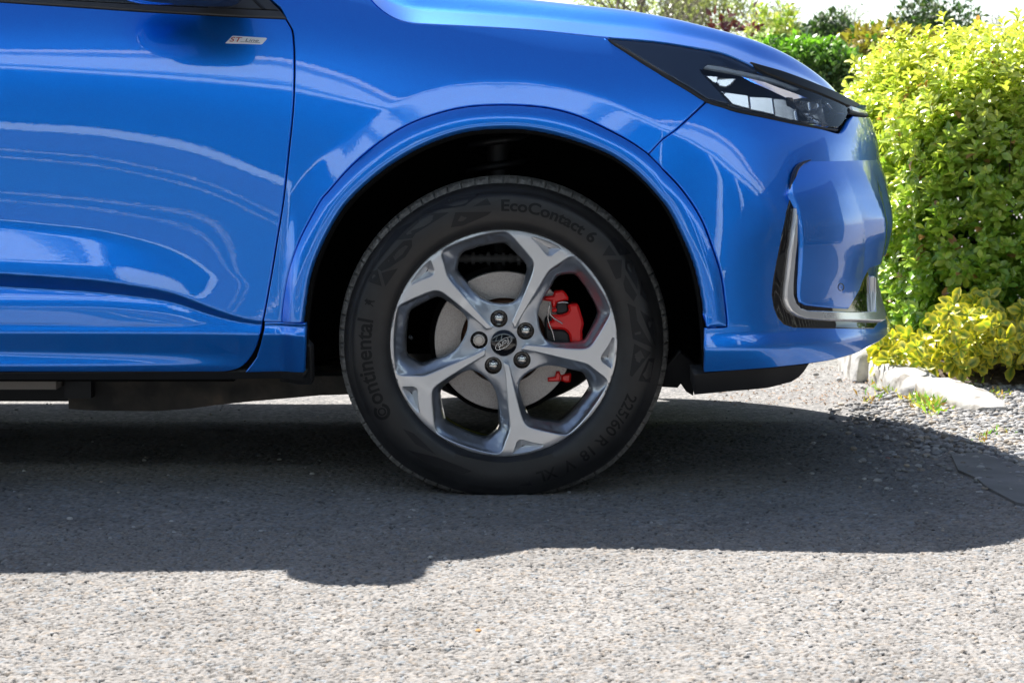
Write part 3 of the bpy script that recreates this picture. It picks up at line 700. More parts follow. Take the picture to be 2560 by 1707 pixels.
# underbody
bl = px2uv([(-120, 934), (757, 934), (757, 952), (-120, 952)])
panel('sill_strip', px2uv([(-120, 933), (759, 933), (758, 951), (540, 950), (-120, 951)], off(.006)), M['black'], car, fn=off(.006), step=8, gap=0, lip=.05, rnd=.003)
V, Fc = join([boxm(-3.4, -.62, .10, 1.76, .24, .27), boxm(.50, .56, .14, 1.72, .25, .27), boxm(-.62, .50, .42, 1.44, .27, .29), boxm(-.42, .52, .46, 1.62, .29, .93), boxm(.5, .80, .25, 1.6, .30, .33), boxm(.32, .62, 1.70, 1.83, .17, .36)])  # floor plates, plus added unseen boxes that stop sun leaking through the far arch
mk('floor_pan_and_light_blocks', V, Fc, M['void'], car, smooth=False)
V, Fc = boxm(-1.6, -1.03, .16, .3, .215, .262); mk('floor_rail', V, Fc, M['under_grey'], car, smooth=False)
V, Fc = join([boxm(-1.02, -.96, .2, .3, .19, .26), boxm(-.94, -.88, .22, .4, .225, .262)]); mk('floor_bracket', V, Fc, M['black'], car, smooth=False)
# ribbed cover panel hanging under the sill (traced outline, extruded across)
cov = np.array([at_y(X, Y, .24) for X, Y in [(168, 952), (172, 1022), (230, 1026), (380, 1028), (470, 1022), (535, 1013), (620, 1004), (800, 988), (900, 985), (900, 940), (168, 940)]])
V = [tuple(p) for p in cov] + [(p[0], .95, p[2]) for p in cov]; n = len(cov)
Fc = [tuple(range(n)), tuple(range(n, 2 * n))[::-1]] + [(i, (i + 1) % n, n + (i + 1) % n, n + i) for i in range(n)]
mk('underbody_cover', V, [f for f in Fc], M['under'], car, smooth=False)
cov2 = np.array([at_y(X, Y, .5) for X, Y in [(-300, 950), (-300, 1003), (170, 1003), (170, 950)]])
V = [tuple(p) for p in cov2] + [(p[0], 1.3, p[2]) for p in cov2]
mk('exhaust_tunnel', V, [(0, 1, 2, 3), (7, 6, 5, 4), (0, 4, 5, 1), (1, 5, 6, 2), (2, 6, 7, 3), (3, 7, 4, 0)], M['black'], car, smooth=False)
# wheel-arch liner: follows the opening and runs inwards, closed by an inner wall
al = resample(px_line(ARCH_I, 4), 14, False)
al = np.vstack([[(al[0, 0] - 2, 945)], [(al[0, 0], 880)], al, [(al[-1, 0], 880)], [(al[-1, 0] + 2, 968)]])
Pa = body(al[:, 0], al[:, 1]); c0 = np.array([-.018, .335])
rowsL = []
for y, k in ((.012, 1.02), (.05, 1.05), (.15, 1.07), (.30, 1.07), (.42, 1.05), (.425, .6)):
    q = Pa.copy(); q[:, 0] = c0[0] + (Pa[:, 0] - c0[0]) * k; q[:, 2] = c0[1] + (Pa[:, 2] - c0[1]) * k; q[:, 1] = np.maximum(y, Pa[:, 1] + .01) if y < .03 else y; rowsL.append(q)
G = np.stack(rowsL, 1); V = G.reshape(-1, 3); Fc = [tuple(f) for f in grid_faces(G.shape[0], G.shape[1])]
Fc.append(tuple(i * G.shape[1] + G.shape[1] - 1 for i in range(G.shape[0])))
mk('arch_liner', V, Fc, M['void'], car)
fl_ = [(1700, 880), (1640, 940), (1600, 965), (1660, 968), (1694, 970), (1702, 960), (1716, 980), (1733, 990), (1737, 940), (1760, 930)]
fp = px2uv(fl_, off(.24)); panel('liner_flap', fp, M['black'], car, fn=off(.24), step=12, gap=0, lip=.02)
fl2 = [(757, 850), (775, 870), (778, 962), (745, 962), (700, 955), (700, 948), (758, 948)]
panel('liner_flap', px2uv(fl2, off(.03)), M['black'], car, fn=off(.03), step=10, gap=0, lip=.02)
# spring and strut seen in the dark above the tyre
cxs = at_y(1245, 400, .2)[0]
path = [(cxs + .065 * math.cos(t), .27 + .065 * math.sin(t), .62 + .035 * t / (2 * math.pi) * 1.6) for t in np.linspace(0, 2 * math.pi * 4, 90)]
V, Fc = tube(path, .009, 8); spring = mk('coil_spring', V, Fc, mat('spring_steel', (.010, .011, .013), .4, spec=.4), car)
V, Fc = join([tube([(cxs, .27, .45), (cxs, .27, .86)], .026, 16), tube([(cxs, .27, .60), (cxs, .27, .612)], .082, 24)]); mk('strut', V, Fc, M['black'], car, auto=40)
# badge on the door
bo = [(563, 108), (580, 90.5), (583, 89.5), (665, 94.5), (667, 97), (656, 109.5), (652, 111)]
M['badge'] = mat('badge_silver', (.92, .93, .95), .3, metal=.1)
badge = panel('badge', px2uv(bo, off(-.002)), M['badge'], car, fn=off(-.002), step=2.0, gap=0, rnd=.0014, inset=1.4, lip=.003)
def text_mesh(s, size=1.0, offs=0.0, shear=0.0, space=1.0):
    cu = bpy.data.curves.new('t', 'FONT'); cu.body = s; cu.size = size; cu.offset = offs; cu.shear = shear; cu.resolution_u = 4; cu.space_character = space
    o = bpy.data.objects.new('t', cu); col.objects.link(o); bpy.context.view_layer.update()
    dg = bpy.context.evaluated_depsgraph_get(); me = bpy.data.meshes.new_from_object(o.evaluated_get(dg))
    import bmesh
    bm = bmesh.new(); bm.from_mesh(me)
    for _ in range(2):
        le = [e for e in bm.edges if e.calc_length() > size * .12]
        if le: bmesh.ops.subdivide_edges(bm, edges=le, cuts=1)
    bmesh.ops.triangulate(bm, faces=bm.faces)
    V = np.array([v.co[:2] for v in bm.verts]); Fc = [tuple(v.index for v in f.verts) for f in bm.faces]
    bm.free(); bpy.data.objects.remove(o); bpy.data.curves.remove(cu)
    return V, Fc
def badge_text(s, x0, y0, w_, h_, m, name, slope=.045, shear=.55, thin=0):
    V, Fc = text_mesh(s, 1.0, thin); lo = V.min(0); hi = V.max(0)
    q = (V - lo) / (hi - lo); X = x0 + q[:, 0] * w_ + q[:, 1] * h_ * shear; Y = y0 - q[:, 1] * h_ + (X - 563) * slope
    uv = px2uv(np.stack([X, Y], -1), off(-.0045)); P = body(uv[:, 0], uv[:, 1], -.0045)
    mk(name, P, Fc, m, badge, smooth=False)
badge_text('ST', 573, 104.0, 27, 11.5, M['red_mark'], 'lettering', thin=.0)
badge_text('Line', 613, 102.0, 32, 7.5, M['dark_mark'], 'lettering', thin=-.005)
uvq = px2uv([(601, 104.6), (650, 107.2), (650, 108), (601, 105.4)], off(-.0045)); mk('badge_underline', body(uvq[:, 0], uvq[:, 1], -.0045), [(0, 1, 2, 3)], M['dark_mark'], badge, smooth=False)
# ================================================================ WHEEL
WX, WZ = -0.0180, 0.3335
K = 1 / 1150.0
def wheel(ox, oy, oz, flip=1, full=True, name='front_wheel', squash=True):
    W = empty(name, (ox, oy, oz)); W.parent = car; W.matrix_parent_inverse = Matrix.Translation(car.location).inverted()
    def P3(r, th, y): return (ox + r * math.cos(th), oy + flip * y, oz + r * math.sin(th))
    # ---- tyre
    prof = [(.2450, .020), (.2475, .006), (.2495, .003), (.256, -.004), (.270, -.0095), (.285, -.012), (.297, -.0125), (.308, -.0115), (.318, -.009), (.327, -.005), (.3275, -.0042), (.335, 0.0), (.343, .006), (.3475, .0105)]
    sh = [(.3485, .0118), (.3560, .0195), (.3600, .0290)]
    cr = [(.3622, .045), (.3632, .060)]
    nseg = 720 if full else 96
    rows = []
    period = nseg // 72 if full else 1
    def ring(r, y, k): return r, y
    allp = prof + sh + cr
    grooves = [(.3555, .062), (.3555, .072), (.3638, .074), (.3642, .105), (.3560, .107), (.3560, .119), (.3642, .121), (.3638, .152), (.3555, .154), (.3555, .164), (.3632, .166)]
    back = [(.3622, .181), (.3600, .197), (.3560, .2065), (.3485, .2142), (.335, .226), (.308, .2375), (.285, .238), (.256, .230), (.2475, .220), (.2450, .206)]
    allp = allp + grooves + back
    V = []
    i_sh = len(prof)
    for k in range(nseg):
        th = 2 * math.pi * k / nseg
        ph = k % 10
        for i, (r, y) in enumerate(allp):
            dr = 0.0; dy = 0.0
            if full and i_sh <= i < i_sh + 4:
                if ph == 0: dr = -.0050 if i > i_sh else -.0022; dy = .0015
                elif ph in (3, 6): dr = -.0016 if i > i_sh else -.0004
                elif ph == 8: dr = -.0009 if i > i_sh else 0
            _c = max(0.0, (-math.sin(th) - .72) / .28) if squash else 0
            rr = r + dr - .0115 * _c * _c * (3 - 2 * _c) * (1 if r > .26 else 0); x = rr * math.cos(th); z = rr * math.sin(th); yy = y + dy
            if squash:
                zg = -(oz) + .0025
                if z < zg + .055 and r > .27:      # bulge of the loaded sidewall
                    t = (zg + .055 - z) / .085; side = -1 if y < .11 else 1
                    yy += side * .011 * max(0, min(1, t)) * (1 if .27 < r < .35 else 0)
                if z < zg: z = zg
            V.append((ox + x, oy + flip * yy, oz + z))
    n = len(allp); Fa = [tuple(f)[::flip] for f in grid_faces(nseg, n, True)]
    ty_f = [f for f in Fa if not (i_sh - 0 <= min(f) % n < n - len(back) + 1)]
    tr_f = [f for f in Fa if (i_sh - 0 <= min(f) % n < n - len(back) + 1)]
    tyre = mk('tyre', V, Fa, M['tyre'], W, auto=38)
    tyre.data.materials.append(M['tread'])
    for p_, f in zip(tyre.data.polygons, Fa):
        j = min(q % n for q in f)
        if i_sh <= j < n - len(back) + 2: p_.material_index = 1
    if not full:
        V2 = []; pr = [(.2475, .004), (.2405, .006), (.10, .03), (.0, .035)]
        for k in range(48):
            for r, y in pr: V2.append(P3(r, 2 * math.pi * k / 48, y))
        mk('rim', V2, [tuple(f)[::flip] for f in grid_faces(48, 4, True)], M['rim_in'], W); return W
    # ---- rim face (uv: photo pixels about the hub)
    win = [(46, 52), (62, 54.6), (80, 56.3), (115, 57.3), (153.5, 57.7), (195.5, 58.1), (208, 58.1), (219, 57.7), (238, 55.7), (252, 54.4), (264, 53.5), (272, 52.7), (275.6, 51.9), (277.4, 51.0), (278, 49.8), (277, 46), (276, 41.5), (275.6, 36), (276, 31.6), (278, 25),
           (279, 21), (279.4, 18.6), (279, 17.2), (277, 16), (268, 13.6), (254.7, 10.3), (238, 5.4), (228, 2), (221, -.6), (213, -2.4), (205, -3.4), (193.7, -3.9), (173, -4.2), (153.5, -4.3), (120, -4.2), (86.3, -3.7), (70, -3.2), (57, -2.4), (54.5, -3.6)]
    hole0 = [(98, 24), (103, 33), (112, 40), (126, 45.2), (150, 48.5), (183, 49.8), (204, 50.8), (214, 50.9), (225, 49.8), (238, 47.4), (248, 45.4), (254, 43.8), (257, 41.5), (256.5, 33.4), (257.3, 24.5), (258, 19.2), (256, 17), (247, 14.5), (219.5, 6.4), (210, 3.2), (203, 1.4), (191, .1), (165, -.4), (143, -.4), (126, -.2), (113, 1.6), (104, 5), (99, 11), (97, 17)]
    hole = [(r if r < 200 else 200 + (r - 200) * .86, t) for r, t in hole0]
    def pol(L, a): return np.array([(r * math.cos(R(t + a)), r * math.sin(R(t + a))) for r, t in L])
    outer = np.array([(285.5 * math.cos(t), 285.5 * math.sin(t)) for t in np.linspace(0, 2 * math.pi, 181)[:-1]])
    contour = np.vstack([pol(win, -72 * k) for k in range(5)])
    contour = resample(contour, 4.0)
    # soften corners a little
    for _ in range(2): contour = .2 * np.roll(contour, 1, 0) + .6 * contour + .2 * np.roll(contour, -1, 0)
    def yface(r): return (0.0035 + 0.0105 * np.clip(1 - r / 286, 0, 1) + .0022 * np.clip((r - 268) / 18, 0, 1) ** 2)
    # pockets near the rim on every spoke
    pk = [(276, 74.4), (277.5, 67), (277, 60.4), (275.5, 59.3), (262, 60.6), (252, 61.6), (247, 63.4), (248.5, 65.2), (262, 70.5), (273, 74.9)]
    pockets = [resample(pol(pk, 72 * k), 3.0) for k in range(5)]
    pts = np.vstack([outer, contour] + pockets); edges = []; b = 0
    for L in [outer, contour] + pockets:
        n = len(L); edges += [(b + i, b + (i + 1) % n) for i in range(n)]; b += n
    in1 = offset(contour, -2.6); inp = [offset(p_, -2.0) for p_ in pockets]; ino = outer * (283.2 / 285.5)
    g = np.arange(-286, 287, 7.0); G = np.stack(np.meshgrid(g, g, indexing='ij'), -1).reshape(-1, 2)
    def okk(Q, m):
        r = np.hypot(*Q.T); c = (r < 284) & ~inside(Q, contour)
        d = pdist(Q, contour)
        for p_ in pockets: c &= ~inside(Q, p_); d = np.minimum(d, pdist(Q, p_))
        return Q[c & (d > m) & (285.5 - r > min(m, 2))]
    add = np.vstack([okk(in1, 2.0), okk(np.vstack(inp), 1.5), okk(ino, 1.9), okk(G, 5.5)])
    A = np.vstack([pts, add])
    r_ = delaunay_2d_cdt([Vector((float(x), float(y))) for x, y in A], edges, [], 1, 1e-5)
    vv = np.array([(p.x, p.y) for p in r_[0]]); tr = [list(f) for f in r_[2]]; ce = np.array([vv[f].mean(0) for f in tr])
    bad = inside(ce, contour)
    for p_ in pockets: bad |= inside(ce, p_)
    tr = [f for f, q in zip(tr, bad) if not q]
    rr = np.hypot(*vv.T); dc = pdist(vv, contour); dp = np.minimum.reduce([pdist(vv, p_) for p_ in pockets])
    y = yface(rr) + .0016 * (np.clip(1 - dc / 2.6, 0, 1)) + .0012 * np.clip(1 - dp / 2.0, 0, 1) + .0018 * np.clip((rr - 283.2) / 2.3, 0, 1)
    VV = [(ox + a * K, oy + flip * q, oz + c * K) for (a, c), q in zip(vv, y)]
    F1 = [tuple(f) if np.cross(vv[f[1]] - vv[f[0]], vv[f[2]] - vv[f[0]]) > 0 else tuple(f)[::-1] for f in tr]
    parts = [(VV, F1)]
    # outer lip going back to the bead
    lp = [(285.5, .0053), (287, .008), (286, .013), (278, .018)]
    V = []; 
    for k in range(180):
        t = 2 * math.pi * k / 180
        for r, yy in lp: V.append(P3(r * K, t, yy))
    parts.append((V, [tuple(f)[::flip] for f in grid_faces(180, 4, True)]))
    # pockets: sloped walls down to a bent valley line
    for k, p_ in enumerate(pockets):
        V = [(ox + a * K, oy + flip * (float(yface(np.hypot(a, c))) + .0012), oz + c * K) for a, c in p_]
        n = len(p_)
        dp_ = pol([(263, 64.4)], 72 * k)[0]; va_ = pol([(271, 72)], 72 * k)[0]; vb_ = pol([(272, 61.2)], 72 * k)[0]
        base = len(V)
        inn = []
        for a, c in p_:
            q = np.array([a, c]); best = None
            for s0, s1, d0, d1 in ((dp_, va_, .0125, .006), (dp_, vb_, .0125, .007)):
                ab = s1 - s0; t = np.clip(((q - s0) @ ab) / (ab @ ab), 0, 1); m_ = s0 + ab * t; dd = np.hypot(*(q - m_))
                if best is None or dd < best[0]: best = (dd, m_, d0 + (d1 - d0) * t)
            inn.append((best[1], best[2]))
        V += [(ox + m_[0] * K, oy + flip * (float(yface(np.hypot(*m_))) + d_), oz + m_[1] * K) for m_, d_ in inn]
        parts.append((V, [(i, (i + 1) % n, n + (i + 1) % n, n + i) for i in range(n)]))
    V, Fc = join(parts); rim = mk('rim', V, Fc, M['rim'], W, auto=32)
    # ---- web between the spokes (lower level) with the five through-holes
    holes = [resample(pol(hole, -72 * k), 4.0) for k in range(5)]
    capc = np.array([(33.5 * math.cos(t), 33.5 * math.sin(t)) for t in np.linspace(0, 2 * math.pi, 49)[:-1]])
    lug = [pol([(62.5, 29 + 72 * k)], 0)[0] for k in range(5)]
    lugc = [np.array([(c[0] + 22 * math.cos(t), c[1] + 22 * math.sin(t)) for t in np.linspace(0, 2 * math.pi, 33)[:-1]]) for c in lug]
    # lug bowls may touch the spoke tips: clip them out of the contour softly
    loops = [contour] + holes + [capc] + lugc
    pts = np.vstack(loops); edges = []; b = 0
    for L in loops: n = len(L); edges += [(b + i, b + (i + 1) % n) for i in range(n)]; b += n
    c2 = contour
    g = np.arange(-284, 285, 5.0); G = np.stack(np.meshgrid(g, g, indexing='ij'), -1).reshape(-1, 2)
    def ok2(Q, m):
        c = inside(Q, contour); d = pdist(Q, contour)
        for h in loops[1:]: c &= ~inside(Q, h); d = np.minimum(d, pdist(Q, h))
        return Q[c & (d > m)]
    ring1 = offset(contour, 2.2); ringh = np.vstack([offset(h, -2.2) for h in holes])
    add = np.vstack([ok2(ring1, 1.6), ok2(ringh, 1.6), ok2(G, 3.5)])
    A = np.vstack([pts, add]); r_ = delaunay_2d_cdt([Vector((float(x), float(y))) for x, y in A], edges, [], 1, 1e-5)
    vv = np.array([(p.x, p.y) for p in r_[0]]); tr = [list(f) for f in r_[2]]; ce = np.array([vv[f].mean(0) for f in tr])
    good = inside(ce, contour)
    for h in loops[1:]: good &= ~inside(ce, h)
    tr = np.array([f for f, q in zip(tr, good) if q])
    rr = np.hypot(*vv.T); dc = pdist(vv, contour); dh = np.minimum.reduce([pdist(vv, h) for h in holes]); dl = np.minimum.reduce([pdist(vv, h) for h in lugc]); dcap = pdist(vv, capc)
    tc_ = np.clip((rr - 55) / 60, 0, 1)
    y = np.full(len(vv), .02); fix = np.zeros(len(vv), bool)
    m_ = dc < .6; y[m_] = (yface(rr) + .0064 + .0020 * np.clip((rr - 45) / 60, 0, 1))[m_]; fix |= m_
    m_ = dh < .6; y[m_] = .022 + .022 * np.clip((rr[m_] - 100) / 140, 0, 1); fix |= m_
    m_ = (dl < .6) | (dcap < .6); y[m_] = .0205; fix |= m_
    nb_ = [[] for _ in vv]
    ed = np.vstack([tr[:, [0, 1]], tr[:, [1, 2]], tr[:, [2, 0]]]); ed = np.vstack([ed, ed[:, ::-1]]); ed = np.unique(ed, axis=0)
    cnt = np.bincount(ed[:, 0], minlength=len(vv)).clip(1)
    for _ in range(260):
        s = np.bincount(ed[:, 0], weights=y[ed[:, 1]], minlength=len(vv)) / cnt
        y = np.where(fix, y, s)
    y = np.where(dh < 2.4, y + .0012 * np.clip(1 - dh / 2.4, 0, 1), y)
    VV = [(ox + a * K, oy + flip * q, oz + c * K) for (a, c), q in zip(vv, y)]
    F1 = [tuple(f) if np.cross(vv[f[1]] - vv[f[0]], vv[f[2]] - vv[f[0]]) > 0 else tuple(f)[::-1] for f in tr]
    parts = [(VV, F1)]
    # step wall between spoke face and web, and wall through the holes
    n = len(contour)
    rc = np.hypot(*contour.T)
    V = [(ox + a * K, oy + flip * (float(yface(r)) + .0014), oz + c * K) for (a, c), r in zip(contour, rc)] + \
        [(ox + a * K, oy + flip * (float(yface(r)) + .0070 + .0020 * min(1, max(0, (r - 45) / 60))), oz + c * K) for (a, c), r in zip(contour, rc)]
    parts.append((V, [(i, (i + 1) % n, n + (i + 1) % n, n + i) for i in range(n)]))
    for h in holes:
        n = len(h); rh = np.hypot(*h.T); h2 = offset(h, 1.5)
        V = [(ox + a * K, oy + flip * (.0230 + .022 * min(1, max(0, (r - 100) / 140))), oz + c * K) for (a, c), r in zip(h, rh)] + [(ox + a * K, oy + flip * (.034 + .030 * min(1, max(0, (r - 100) / 140))), oz + c * K) for (a, c), r in zip(h2, rh)]
        parts.append((V, [(i, (i + 1) % n, n + (i + 1) % n, n + i) for i in range(n)]))
    V, Fc = join(parts); mk('rim_web', V, Fc, M['rim_web'], W, auto=40)
    # barrel
    V = []; bp = [(.2330, .060), (.2300, .070), (.2235, .085), (.2215, .16), (.2270, .185), (.2350, .19), (.2360, .196)]
    for k in range(120):
        for r, yy in bp: V.append(P3(r, 2 * math.pi * k / 120, yy))
    barrel = mk('barrel', V, [tuple(f) for f in grid_faces(120, len(bp), True)], M['rim_in'], W, auto=40)
    V = []
    for k in range(60):
        for r, yy in ((.2205, .118), (.2200, .125)): V.append(P3(r, R(205) + R(95) * k / 59, yy))
    mk('balance_line', V, [tuple(f) for f in grid_faces(60, 2)], M['yellow'], W)
    # lug bowls and nuts
    for k, c in enumerate(lug):
        V = []; bw = [(22, .0205), (21.2, .0222), (19.2, .0235), (17.5, .036), (0.01, .037)]
        for q in range(32):
            t = 2 * math.pi * q / 32
            for r, yy in bw: V.append((ox + (c[0] + r * math.cos(t)) * K, oy + flip * yy, oz + (c[1] + r * math.sin(t)) * K))
        nt_o = None
        bowl = (V, [tuple(f) for f in grid_faces(32, len(bw), True)])
        mk('lug_recess', *bowl, M['gloss'], W, auto=40)
        locking = (k == 2)
        V = []
        if locking: pr = [(15.5, .036), (15.2, .018), (14.2, .016), (11.6, .0155), (11.4, .0175), (10.6, .0175), (10.4, .0145), (9.6, .0135), (.01, .0133)]
        else: pr = [(12.6, .036), (12.4, .0255), (11.0, .024), (9.8, .0235), (9.6, .016), (8.6, .0128), (5, .0112), (.01, .0108)]
        ns = 48
        for q in range(ns):
            t = 2 * math.pi * q / ns
            for i, (r, yy) in enumerate(pr):
                if locking and i < 4: r *= 1 + .035 * math.cos(12 * t)
                if not locking and 3 <= i <= 5: r *= (1 + .055 * math.cos(6 * t))
                V.append((ox + (c[0] + r * math.cos(t)) * K, oy + flip * yy, oz + (c[1] + r * math.sin(t)) * K))
        nut = mk('lug_nut', V, [tuple(f)[::flip] for f in grid_faces(ns, len(pr), True)], M['cream'] if locking else M['steel'], W, auto=35)
        if locking: nut['label'] = 'flat round locking nut with a ribbed collar'
    # centre cap
    V = []; pr = [(33.5, .021), (33.2, .0170), (32.4, .0155), (31, .0160), (30, .0152), (22, .0122), (11, .0106), (.01, .0102)]
    for q in range(64):
        for r, yy in pr: V.append(P3(r * K, 2 * math.pi * q / 64, yy))
    cap = mk('centre_cap', V, [tuple(f) for f in grid_faces(64, len(pr), True)], M['gloss'], W, auto=50)
    # oval emblem with script lettering, turned as the wheel stopped
    ca, sa = math.cos(R(35)), math.sin(R(35))
    def em(p, yy=.0098): return (ox + (p[0] * ca - p[1] * sa) * K, oy + yy, oz + (p[0] * sa + p[1] * ca) * K)
    V = []; n = 72
    for q in range(n):
        t = 2 * math.pi * q / n
        for s_ in (0, 1): V.append(em(((25 - 1.5 * s_) * math.cos(t) , (10.6 - 1.5 * s_) * math.sin(t)), .0092))
    mk('emblem_ring', V, [tuple(f) for f in grid_faces(n, 2, True)], M['bright_chrome'], W, smooth=False)
    Vt, Ft = text_mesh('Ford', 1.0, .012, .45); lo = Vt.min(0); hi = Vt.max(0); q = (Vt - lo) / (hi - lo)
    # the script reads from upper right to lower left
    V = [em((-(a - .5) * 35, -(c - .5) * 13), .0090) for a, c in q]
    mk('emblem_lettering', V, Ft, M['bright_chrome'], W, smooth=False)
    V = [em(p, .0090) for p in ((-14, -6.5), (-13.5, -5.2), (-3, -6.6), (-4, -8))]
    # ---- sidewall lettering and pattern
    pf = np.array(prof); 
    def ys(r): return np.interp(r, pf[:, 0], pf[:, 1])
    def wrap(s, t0, t1, r0, r1, name, m, thin=.02, shear=0):
        Vt, Ft = text_mesh(s, 1.0, thin, shear); lo = Vt.min(0); hi = Vt.max(0); q = (Vt - lo) / (hi - lo)
        th = R(t0) + (R(t1) - R(t0)) * q[:, 0]; r = (r0 + (r1 - r0) * q[:, 1]) * K
        V = [(ox + a * math.cos(t), oy + flip * (float(ys(a)) - .0011), oz + a * math.sin(t)) for a, t in zip(r, th)]
        mk(name, V, Ft, m, W, smooth=False)
    wrap('EcoContact 6', 91, 49, 331, 361, 'lettering', M['tyre_dark'], .03)
    wrap('ontinental', 205.6, 169.5, 329, 370, 'lettering', M['tyre_dark'], .022)
    wrap('225/60 R 18  V  XL', -21.5, -76, 331, 360, 'lettering', M['tyre_dark'], .02)
    # big round initial with an inner ring
    V = []; Fc = []
    cc = (348 * math.cos(R(209)), 348 * math.sin(R(209)))
    for (ra, rb, t0, t1) in ((13, 21, 30, 330), (6.5, 10.5, 0, 360)):
        b0 = len(V); n = 40
        for q in range(n):
            t = R(t0 + (t1 - t0) * q / (n - 1) + 119)
            for r in (ra, rb):
                X = cc[0] + r * math.cos(t); Z = cc[1] + r * math.sin(t); rad = math.hypot(X, Z) * K
                V.append((ox + X * K, oy + float(ys(rad)) - .0011, oz + Z * K))
        Fc += [tuple(int(i) + b0 for i in f) for f in grid_faces(n, 2)]
    mk('lettering', V, Fc, M['tyre_dark'], W, smooth=False)
    # a small rearing horse mark: stylised silhouette
    hs = [(-9, -12), (-6, -12), (-3, -5), (1, -4), (5, -12), (8, -12), (5, -3), (6, 2), (4, 6), (8, 9), (5, 10), (2, 13), (-1, 13), (-3, 8), (-8, 10), (-9, 8), (-5, 5), (-7, 0), (-5, -4)]
    t = R(162.5); V = []
    for a, c in hs:
        r = (350 + c) * K; tt = t - a / 350; V.append((ox + r * math.cos(tt), oy + float(ys(r)) - .0011, oz + r * math.sin(tt)))
    cdt = delaunay_2d_cdt([Vector(p) for p in hs], [(i, (i + 1) % len(hs)) for i in range(len(hs))], [], 1, 1e-5)
    mk('lettering', V, [tuple(cdt[3][i][0] for i in f) for f in cdt[2]], M['tyre_dark'], W, smooth=False)
    # triangulated relief: dark facets between matt ribs
    V = []; Fc = []; rs = random.Random(5)
    def facet(pts):
        c = np.mean(pts, 0); q = []
        for p_ in pts:
            d = c - p_; dd = np.array([d[0] * 5.8, d[1]]); L = np.hypot(*dd); q.append(p_ + d * min(.42, 7.5 / L))
        # polar (deg, px) -> subdivide edges
        out = resample(np.array(q) * [6.0, 1], 8); out = out / [6.0, 1]
        b0 = len(V)
        for a, r in out:
            rr = min(r, 392) * K; V.append((ox + rr * math.cos(R(a)), oy + flip * (float(ys(rr)) - .0008), oz + rr * math.sin(R(a))))
        Fc.append(tuple(range(b0, b0 + len(out))))
    def sector(a0, a1, n, ph):
        A_ = np.linspace(a0, a1, n + 1)
        inn = [(a + rs.uniform(-1, 1), 318 + 10 * math.sin(i * 1.7 + ph)) for i, a in enumerate(A_)]
        mid = [(a + (a1 - a0) / n * .5 + rs.uniform(-1.2, 1.2), 350 + 10 * math.sin(i * 2.3 + ph)) for i, a in enumerate(A_[:-1])]
        out = [(a + rs.uniform(-1, 1), 378 + 3 * math.sin(i * 1.1)) for i, a in enumerate(A_)]
        I, Mi, O = map(np.array, (inn, mid, out))
        for i in range(n):
            facet([I[i], I[i + 1], Mi[i]]); facet([O[i], Mi[i], O[i + 1]])
            facet([I[i], Mi[i], O[i]])
            facet([I[i + 1], O[i + 1], Mi[i]])
    TR = [[(480, 40), (560, 25), (650, 18), (572, 84), (400, 108), (340, 118)], [(690, 42), (712, 78), (612, 88)], [(520, 118), (715, 115), (690, 135), (560, 190), (495, 200)],
          [(352, 126), (488, 118), (305, 232), (290, 256), (196, 268)], [(290, 168), (205, 262), (104, 376), (112, 330), (200, 212)], [(240, 272), (286, 264), (288, 300), (250, 358), (164, 416), (122, 434), (98, 418)],
          [(122, 442), (212, 418), (142, 516)], [(62, 440), (100, 424), (124, 514), (48, 490)],
          [(1352, 262), (1380, 256), (1468, 340), (1402, 350)], [(1345, 292), (1386, 350), (1308, 350)], [(1332, 372), (1414, 372), (1410, 468), (1382, 478)], [(1432, 372), (1470, 374), (1498, 470), (1498, 534), (1432, 420)],
          [(1422, 500), (1432, 452), (1496, 560), (1478, 596), (1432, 540)], [(1520, 484), (1556, 604), (1512, 560)], [(1442, 604), (1488, 628), (1498, 700), (1584, 846), (1474, 798), (1452, 642)], [(1512, 644), (1586, 694), (1594, 832)],
          [(1482, 824), (1574, 872), (1472, 1004), (1458, 996)], [(1504, 1026), (1560, 904), (1596, 904), (1570, 1036)],
          [(232, 1286), (292, 1312), (412, 1428), (300, 1370)], [(256, 1402), (420, 1442), (606, 1518), (560, 1533), (402, 1500)], [(654, 1545), (722, 1522), (856, 1522), (848, 1556), (764, 1596)], [(884, 1524), (932, 1596), (864, 1596)]]
    for i0, i1 in ((0, 8), (8, 18), (18, 22)):
        V = []; Fc = []
        for T_ in TR[i0:i1]:
            q = resample(np.array(T_, float), 14); c0_ = len(V)
            for a, c in q:
                X = (a / 2.163 + 900 - 1260); Z = -(c / 2.163 + 475 - 858); r = math.hypot(X, Z); k_ = min(r, 392) / r; X *= k_; Z *= k_; r = math.hypot(X, Z) * K
                V.append((ox + X * K, oy + float(ys(r)) - .0008, oz + Z * K))
            cdt = delaunay_2d_cdt([Vector((float(a), float(-c))) for a, c in q], [(i, (i + 1) % len(q)) for i in range(len(q))], [], 1, 1e-5)
            Fc += [tuple(cdt[3][i][0] + c0_ for i in f) for f in cdt[2] if all(cdt[3][i] for i in f)]
        mk('sidewall_relief', V, Fc, M['tyre_relief'], W, smooth=False)
    # tiny moulded small print near the bead
    for (a0, a1, s) in ((268, 262, 'MAX. LOAD 825 KG'),): wrap(s, a0 + 6, a1 - 4, 300, 305, 'lettering', M['tyre_dark'], 0)
    # valve
    vx = P3(.206, R(177), .035); V, Fc = tube([(vx[0], oy + .05, vx[2]), (vx[0] + .004, oy + .028, vx[2] - .001)], [.0045, .004], 10); mk('valve', V, Fc, M['black'], W)
    return W
front_wheel = wheel(WX, 0.0, WZ)
fw2 = wheel(WX, 1.86, WZ, flip=-1, full=False, name='far_front_wheel')
rw = wheel(WX - 2.71, 0.0, WZ, full=False, name='rear_wheel'); rw2 = wheel(WX - 2.71, 1.86, WZ, flip=-1, full=False, name='far_rear_wheel')
